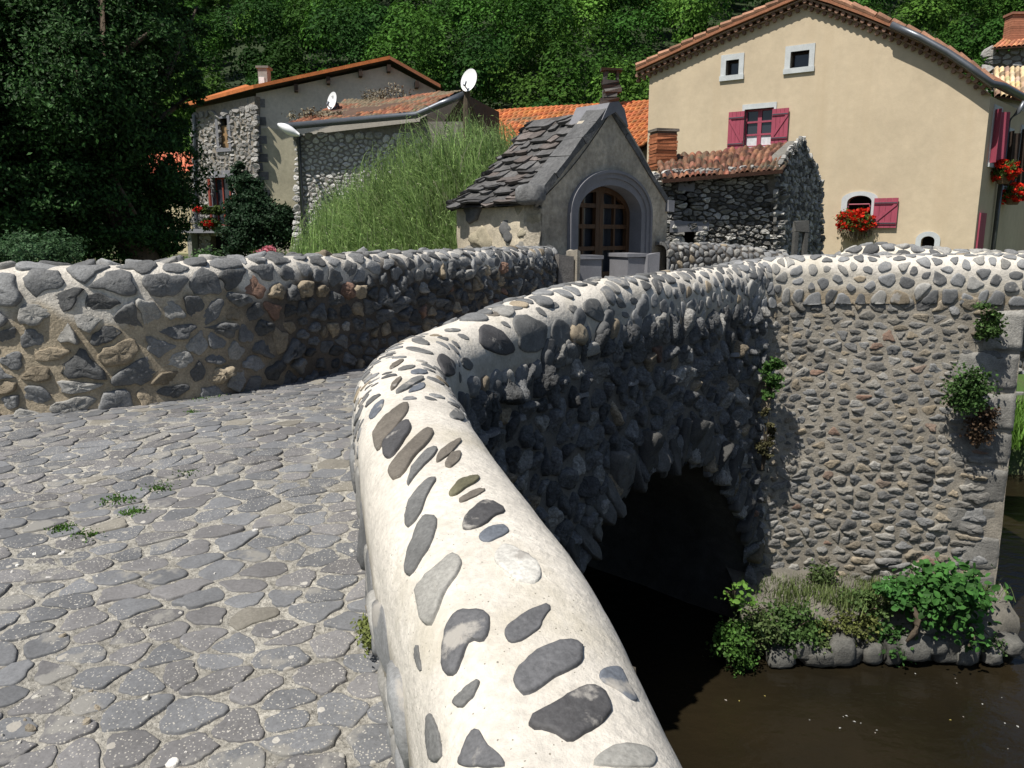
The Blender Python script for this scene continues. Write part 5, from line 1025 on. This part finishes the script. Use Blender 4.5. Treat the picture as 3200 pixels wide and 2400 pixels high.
# grass and herbs on the near bank behind the parapet
def tufts(name, spots, n, h, col, label, cat, sz=.006, kind=None, mt='leaf', spread=1.0):
    mb = MB()
    for (c, r) in spots:
        c = np.array(c); p = c + rng.normal(size=(n, 3))*np.array((r, r, 0))*.5; l = rng.uniform(.4, 1, n)*h; a = rng.uniform(0, 6.28, n); b_ = rng.uniform(0, .8, n)*spread; d = np.stack([np.cos(a)*b_, np.sin(a)*b_, np.ones(n)], 1)
        s_ = np.stack([-np.sin(a), np.cos(a), a*0], 1)*sz; tip = p + d*l[:, None]; mid = p + d*l[:, None]*.5 + np.array((0,0,.1))*l[:, None]
        V = np.stack([p-s_, p+s_, mid+s_*.8, mid-s_*.8, tip], 1).reshape(-1, 3); o = np.arange(n)*5
        q = np.stack([o, o+1, o+2, o+3], 1); t3 = np.stack([o+3, o+2, o+4], 1); C = np.repeat(np.array(col)*np.clip(rng.normal(1, .3, (n, 1)), .4, 1.8), 5, 0); n0 = mb.n; mb.arr(V, q, C); mb.q.append((t3 + n0, 0))
    return tag(mb.build(name, mt), label, cat, kind=kind)
def on_road(u, v):
    p = PZ(u, v, -1.2)
    for _ in range(12): p = PZ(u, v, float(road_z(p.x, p.y)))
    return (p.x, p.y, p.z)
sp_ = [(on_road(u, v), r) for u, v, r in ((840,1390,.12),(985,1365,.05),(610,1470,.09),(515,1520,.06),(380,1560,.08),(275,1670,.06),(200,1650,.05),(600,1290,.05),(740,1215,.1),(640,1245,.12),(905,1360,.05),(420,1600,.05))]
tufts('moss', sp_, 150, .014, (.06,.13,.02), 'small patches of moss and weed in the joints of the cobbles', 'moss', .004, 'stuff', spread=1.6)
q = on_road(1200, 2010); tree('weed_clump', q, [((q[0]+.0, q[1], q[2]+.05), (.07,.08,.055), 1)], 2200, .016, (.17,.20,.06), 'yellow green weed growing at the foot of the near parapet', 'weed', trunk=False)
# ledge at the pier foot
mb = MB(); nu, nv = 90, 26; s_ = np.linspace(0, 1, nu); lx = np.interp(s_, [0,.15,.5,.85,1], [2.05,2.35,3.2,4.1,4.5]); ly = np.interp(s_, [0,.15,.5,.85,1], [6.35,6.22,6.15,6.15,6.3]); V = []
for i in range(nu):
    for j in range(nv):
        t = j/(nv-1)
        if t < .35: z = -4.3 + (t/.35)*.92; yy_ = ly[i]
        else: z = -3.38 + .28*((t-.35)/.65)**.7; yy_ = ly[i] + (7.0-ly[i])*(t-.35)/.65
        V.append((lx[i], yy_, z))
V = np.array(V); V += np.stack([.02*fbm(V, 4), .07*fbm(V+5, 2.2), .07*fbm(V+9, 2.6)], 1); C = np.array((.13,.12,.10))*(1+.3*fbm(V, 3))[:, None]; mb.arr(V, grid(None, nu, nv), np.clip(C, .02, 1))
for k in range(13):
    x = 2.3 + k*.165 + random.uniform(-.04,.04); g = random.uniform(.07,.16); rock(mb, (x, 6.13+random.uniform(-.05,.03), -3.54+random.uniform(-.05,.06)), (random.uniform(.16,.32),random.uniform(-.06,.06),0), (0,.24,0), (0,0,random.uniform(.14,.26)), (g*.8,g*.78,g*.7), .2)
mb.build('footing', 'masonry', bridge, smooth=True)
def onled(u, v, z=-3.2): p = PZ(u, v, z); return p
def bushlet(name, u, v, y, ru, rv, n, sz, col, label, cat='plant', ry=.18, spread=.3, stems=True, var=.35):
    c, r, w_ = cr(u, v, y, ru, rv, ry); o = empty(name, (c.x, c.y, c.z-r[2]), label, cat, {'herbs': 'herbs on the pier ledge', 'wall plant': 'weeds rooted in the bridge wall'}.get(cat)); mb = MB()
    for _ in range(9): e = Vector(c) + Vector([random.uniform(-.8,.8)*r[k] for k in range(3)]); b = Vector((c.x, c.y+.05, c.z-r[2])); mb.tube([b, b.lerp(e, .5) + Vector((0,0,.03)), e], [.012,.008,.003], 5, (.12,.1,.05))
    mb.build('stems', 'bark', o); mb = MB(); P, D = clumps(c, r, max(10, n//60), n, spread*min(r[0], r[2]), .2); (broad_leaves(mb, P, sz, col, var) if sz > .045 else leaf_cloud(mb, P, sz, col, var, outward=D*.4, asp=.75)); mb.build('leaves', 'leaf', o); return o
bushlet('broad_leaved_bush', 2960,1880,6.15,115,150,1500,.064,(.05,.14,.03),'broad leaved bright green bush at the right foot of the bridge pier','bush',.25)
bushlet('broad_leaved_bush', 2820,1850,6.15,90,40,600,.056,(.055,.15,.035),'low leafy spray hanging left of the big broad leaved bush','bush',.15)
bushlet('small_leaved_shrub', 2290,2040,6.0,60,110,1300,.034,(.07,.15,.03),'small leaved shrub hanging over the water at the left pier foot','shrub',.2)
bushlet('leafy_twig', 2300,1850,6.0,50,50,70,.05,(.12,.24,.04),'pale leafy twig in front of the dark arch','twig',.1)
bushlet('leafy_twig', 3128,1860,6.6,26,30,90,.035,(.09,.16,.04),'tiny leafy sprig sticking out right of the pier corner','twig',.08)
bushlet('ledge_herbs', 2460,1950,6.2,100,70,1500,.04,(.07,.13,.035),'mixed green herbs on the ledge beside the arch','herbs',.25)
bushlet('ledge_herbs', 2640,1960,6.2,110,50,1500,.035,(.13,.15,.045),'dry yellowish herbs in the middle of the pier ledge','herbs',.22)
bushlet('ledge_herbs', 2560,1830,6.6,55,60,700,.035,(.08,.12,.04),'upright greyish herb against the lower pier wall','herbs',.07)
bushlet('ledge_herbs', 2760,2000,6.2,70,70,900,.045,(.05,.12,.03),'darker herbs and roots between dry herbs and broad leaved bush','herbs',.18)
bushlet('wall_plant', 3088,1000,6.50,36,65,1300,.032,(.06,.11,.03),'upper tuft of green weeds rooted high in the pier corner','wall plant',.06)
bushlet('wall_plant', 3030,1215,6.48,58,70,1900,.032,(.055,.11,.03),'larger tuft of weeds on the pier above the brown dead stems','wall plant',.07)
bushlet('wall_plant', 3072,1330,6.50,38,80,1300,.028,(.10,.065,.04),'reddish brown dead weeds hanging on the pier corner','wall plant',.06)
bushlet('wall_plant', 2412,1180,6.62,26,65,1100,.032,(.06,.13,.03),'green weeds in the inner corner of the pier and dark wall','wall plant',.05)
bushlet('wall_plant', 2395,1370,6.62,20,110,1100,.028,(.08,.075,.035),'brownish trailing weeds low in the inner corner','wall plant',.05)
bushlet('ledge_herbs', 2380,1960,6.15,80,80,1300,.036,(.09,.13,.045),'tangled greyish herbs just right of the small leaved shrub','herbs',.2)
bushlet('ledge_herbs', 2560,2020,6.12,90,45,1000,.032,(.10,.14,.05),'thin herbs spilling over the front of the ledge','herbs',.12)
for (u, v, lb) in ((2330,1760,'grey dried roots'),): pass
bushlet('ledge_herbs', 2700,1890,6.3,80,45,1000,.034,(.08,.13,.04),'soft green herbs climbing the wall foot above the driftwood','herbs',.15)
bushlet('ledge_herbs', 3090,2010,6.15,45,45,500,.034,(.06,.11,.035),'small dark herbs at the far right end of the ledge','herbs',.12)
sp_ = [((2.3+random.uniform(0,2.0), 6.3+random.uniform(0,.55), -3.22), .2) for _ in range(26)]
tufts('ledge_grass', sp_, 130, .14, (.13,.17,.06), 'short grass and dry stems covering the ledge at the pier foot', 'grass', .004, 'stuff')
# driftwood
def drift(u, v, y, lab, sc=1):
    mb = MB(); p = PY(u, v, y); a = [p, p + Vector((.06,-.03,-.12))*sc, p + Vector((.02,-.08,-.26))*sc, p + Vector((-.08,-.1,-.36))*sc]; mb.tube(a, [.035*sc,.045*sc,.04*sc,.015*sc], 8, (.3,.25,.17)); mb.tube([a[1], a[1] + Vector((.12,-.03,.05))*sc, a[1] + Vector((.2,-.02,-.03))*sc], [.03*sc,.02*sc,.008*sc], 6, (.28,.23,.16)); tag(mb.build('driftwood', 'bark', smooth=True), lab, 'driftwood')
drift(2850, 1900, 6.05, 'pale gnarled piece of driftwood caught left of the broad leaved bush', .75); drift(3030, 1950, 6.05, 'bleached curved root at the right end of the ledge', .6)
# far bank at the right edge
sp_ = [((7.2+random.uniform(-.5,2.5), 11.3+random.uniform(0,3.0), -3.1+random.uniform(0,.2)), .5) for _ in range(60)]
tufts('bank_grass', sp_, 420, .3, (.10,.20,.03), 'bright grass on the river bank at the right edge', 'grass', .012, 'stuff')
st = empty('stone_steps', PY(3200, 1330, 12.3), 'grey stone steps descending the river bank right of the pier', 'steps')
mb = MB(); q = PY(3192, 1330, 12.3)
for k in range(7): mb.box((q.x+.5+k*.0, q.y+.3-k*.22+.6, q.z+.35-k*.17), (1.4,0,0), (0,.5,0), (0,0,.12), (.22,.21,.2), 0, .015)
mb.build('tread', 'masonry', st)
mb = MB(); mb.box((q.x+1.2, q.y+1.6, -1.9), (4.4,0,0), (0,.4,0), (0,0,2.6), (.15,.135,.115)); F4 = Face(3192, q.y+1.38, 0); stone_face(mb, F4, [(-.9,-3.2), (-.9,-.65), (3,-.65), (3,-3.2)], .15, 1.4, .035, stone_col(.8,.1,.02,.2), .018); tag(mb.build('bank_wall', 'masonry'), 'rubble retaining wall of the river bank at the right edge', 'stone wall')
# things floating on the river
mb = MB()
for (u, v) in ((2310,2190),(2268,2188),(2635,2240),(2645,2237),(2625,2275),(2670,2255),(2690,2260),(2530,2250),(2735,2290),(2985,2120),(2990,2135),(2970,2250),(3010,2240),(3140,2260),(3180,2270),(3070,2200),(3130,2180),(2740,2282),(2390,2175),(2860,2105),(3150,2340)):
    p = PZ(u, v, WATER+.006); a = random.uniform(0, 6.28); s_ = random.uniform(.006,.015); c, n_ = math.cos(a)*s_, math.sin(a)*s_; mb.poly([p+Vector((c,n_,0)), p+Vector((-n_,c,.004))*.6, p-Vector((c,n_,0)), p-Vector((-n_,c,-.004))*.6], [(0,1,2,3)], random.choice(((.45,.38,.12), (.4,.36,.32), (.5,.5,.48), (.5,.5,.48))))
tag(mb.build('floating_leaves', 'leaf'), 'scattered pale leaves and petals floating on the brown water', 'leaves', kind='stuff')
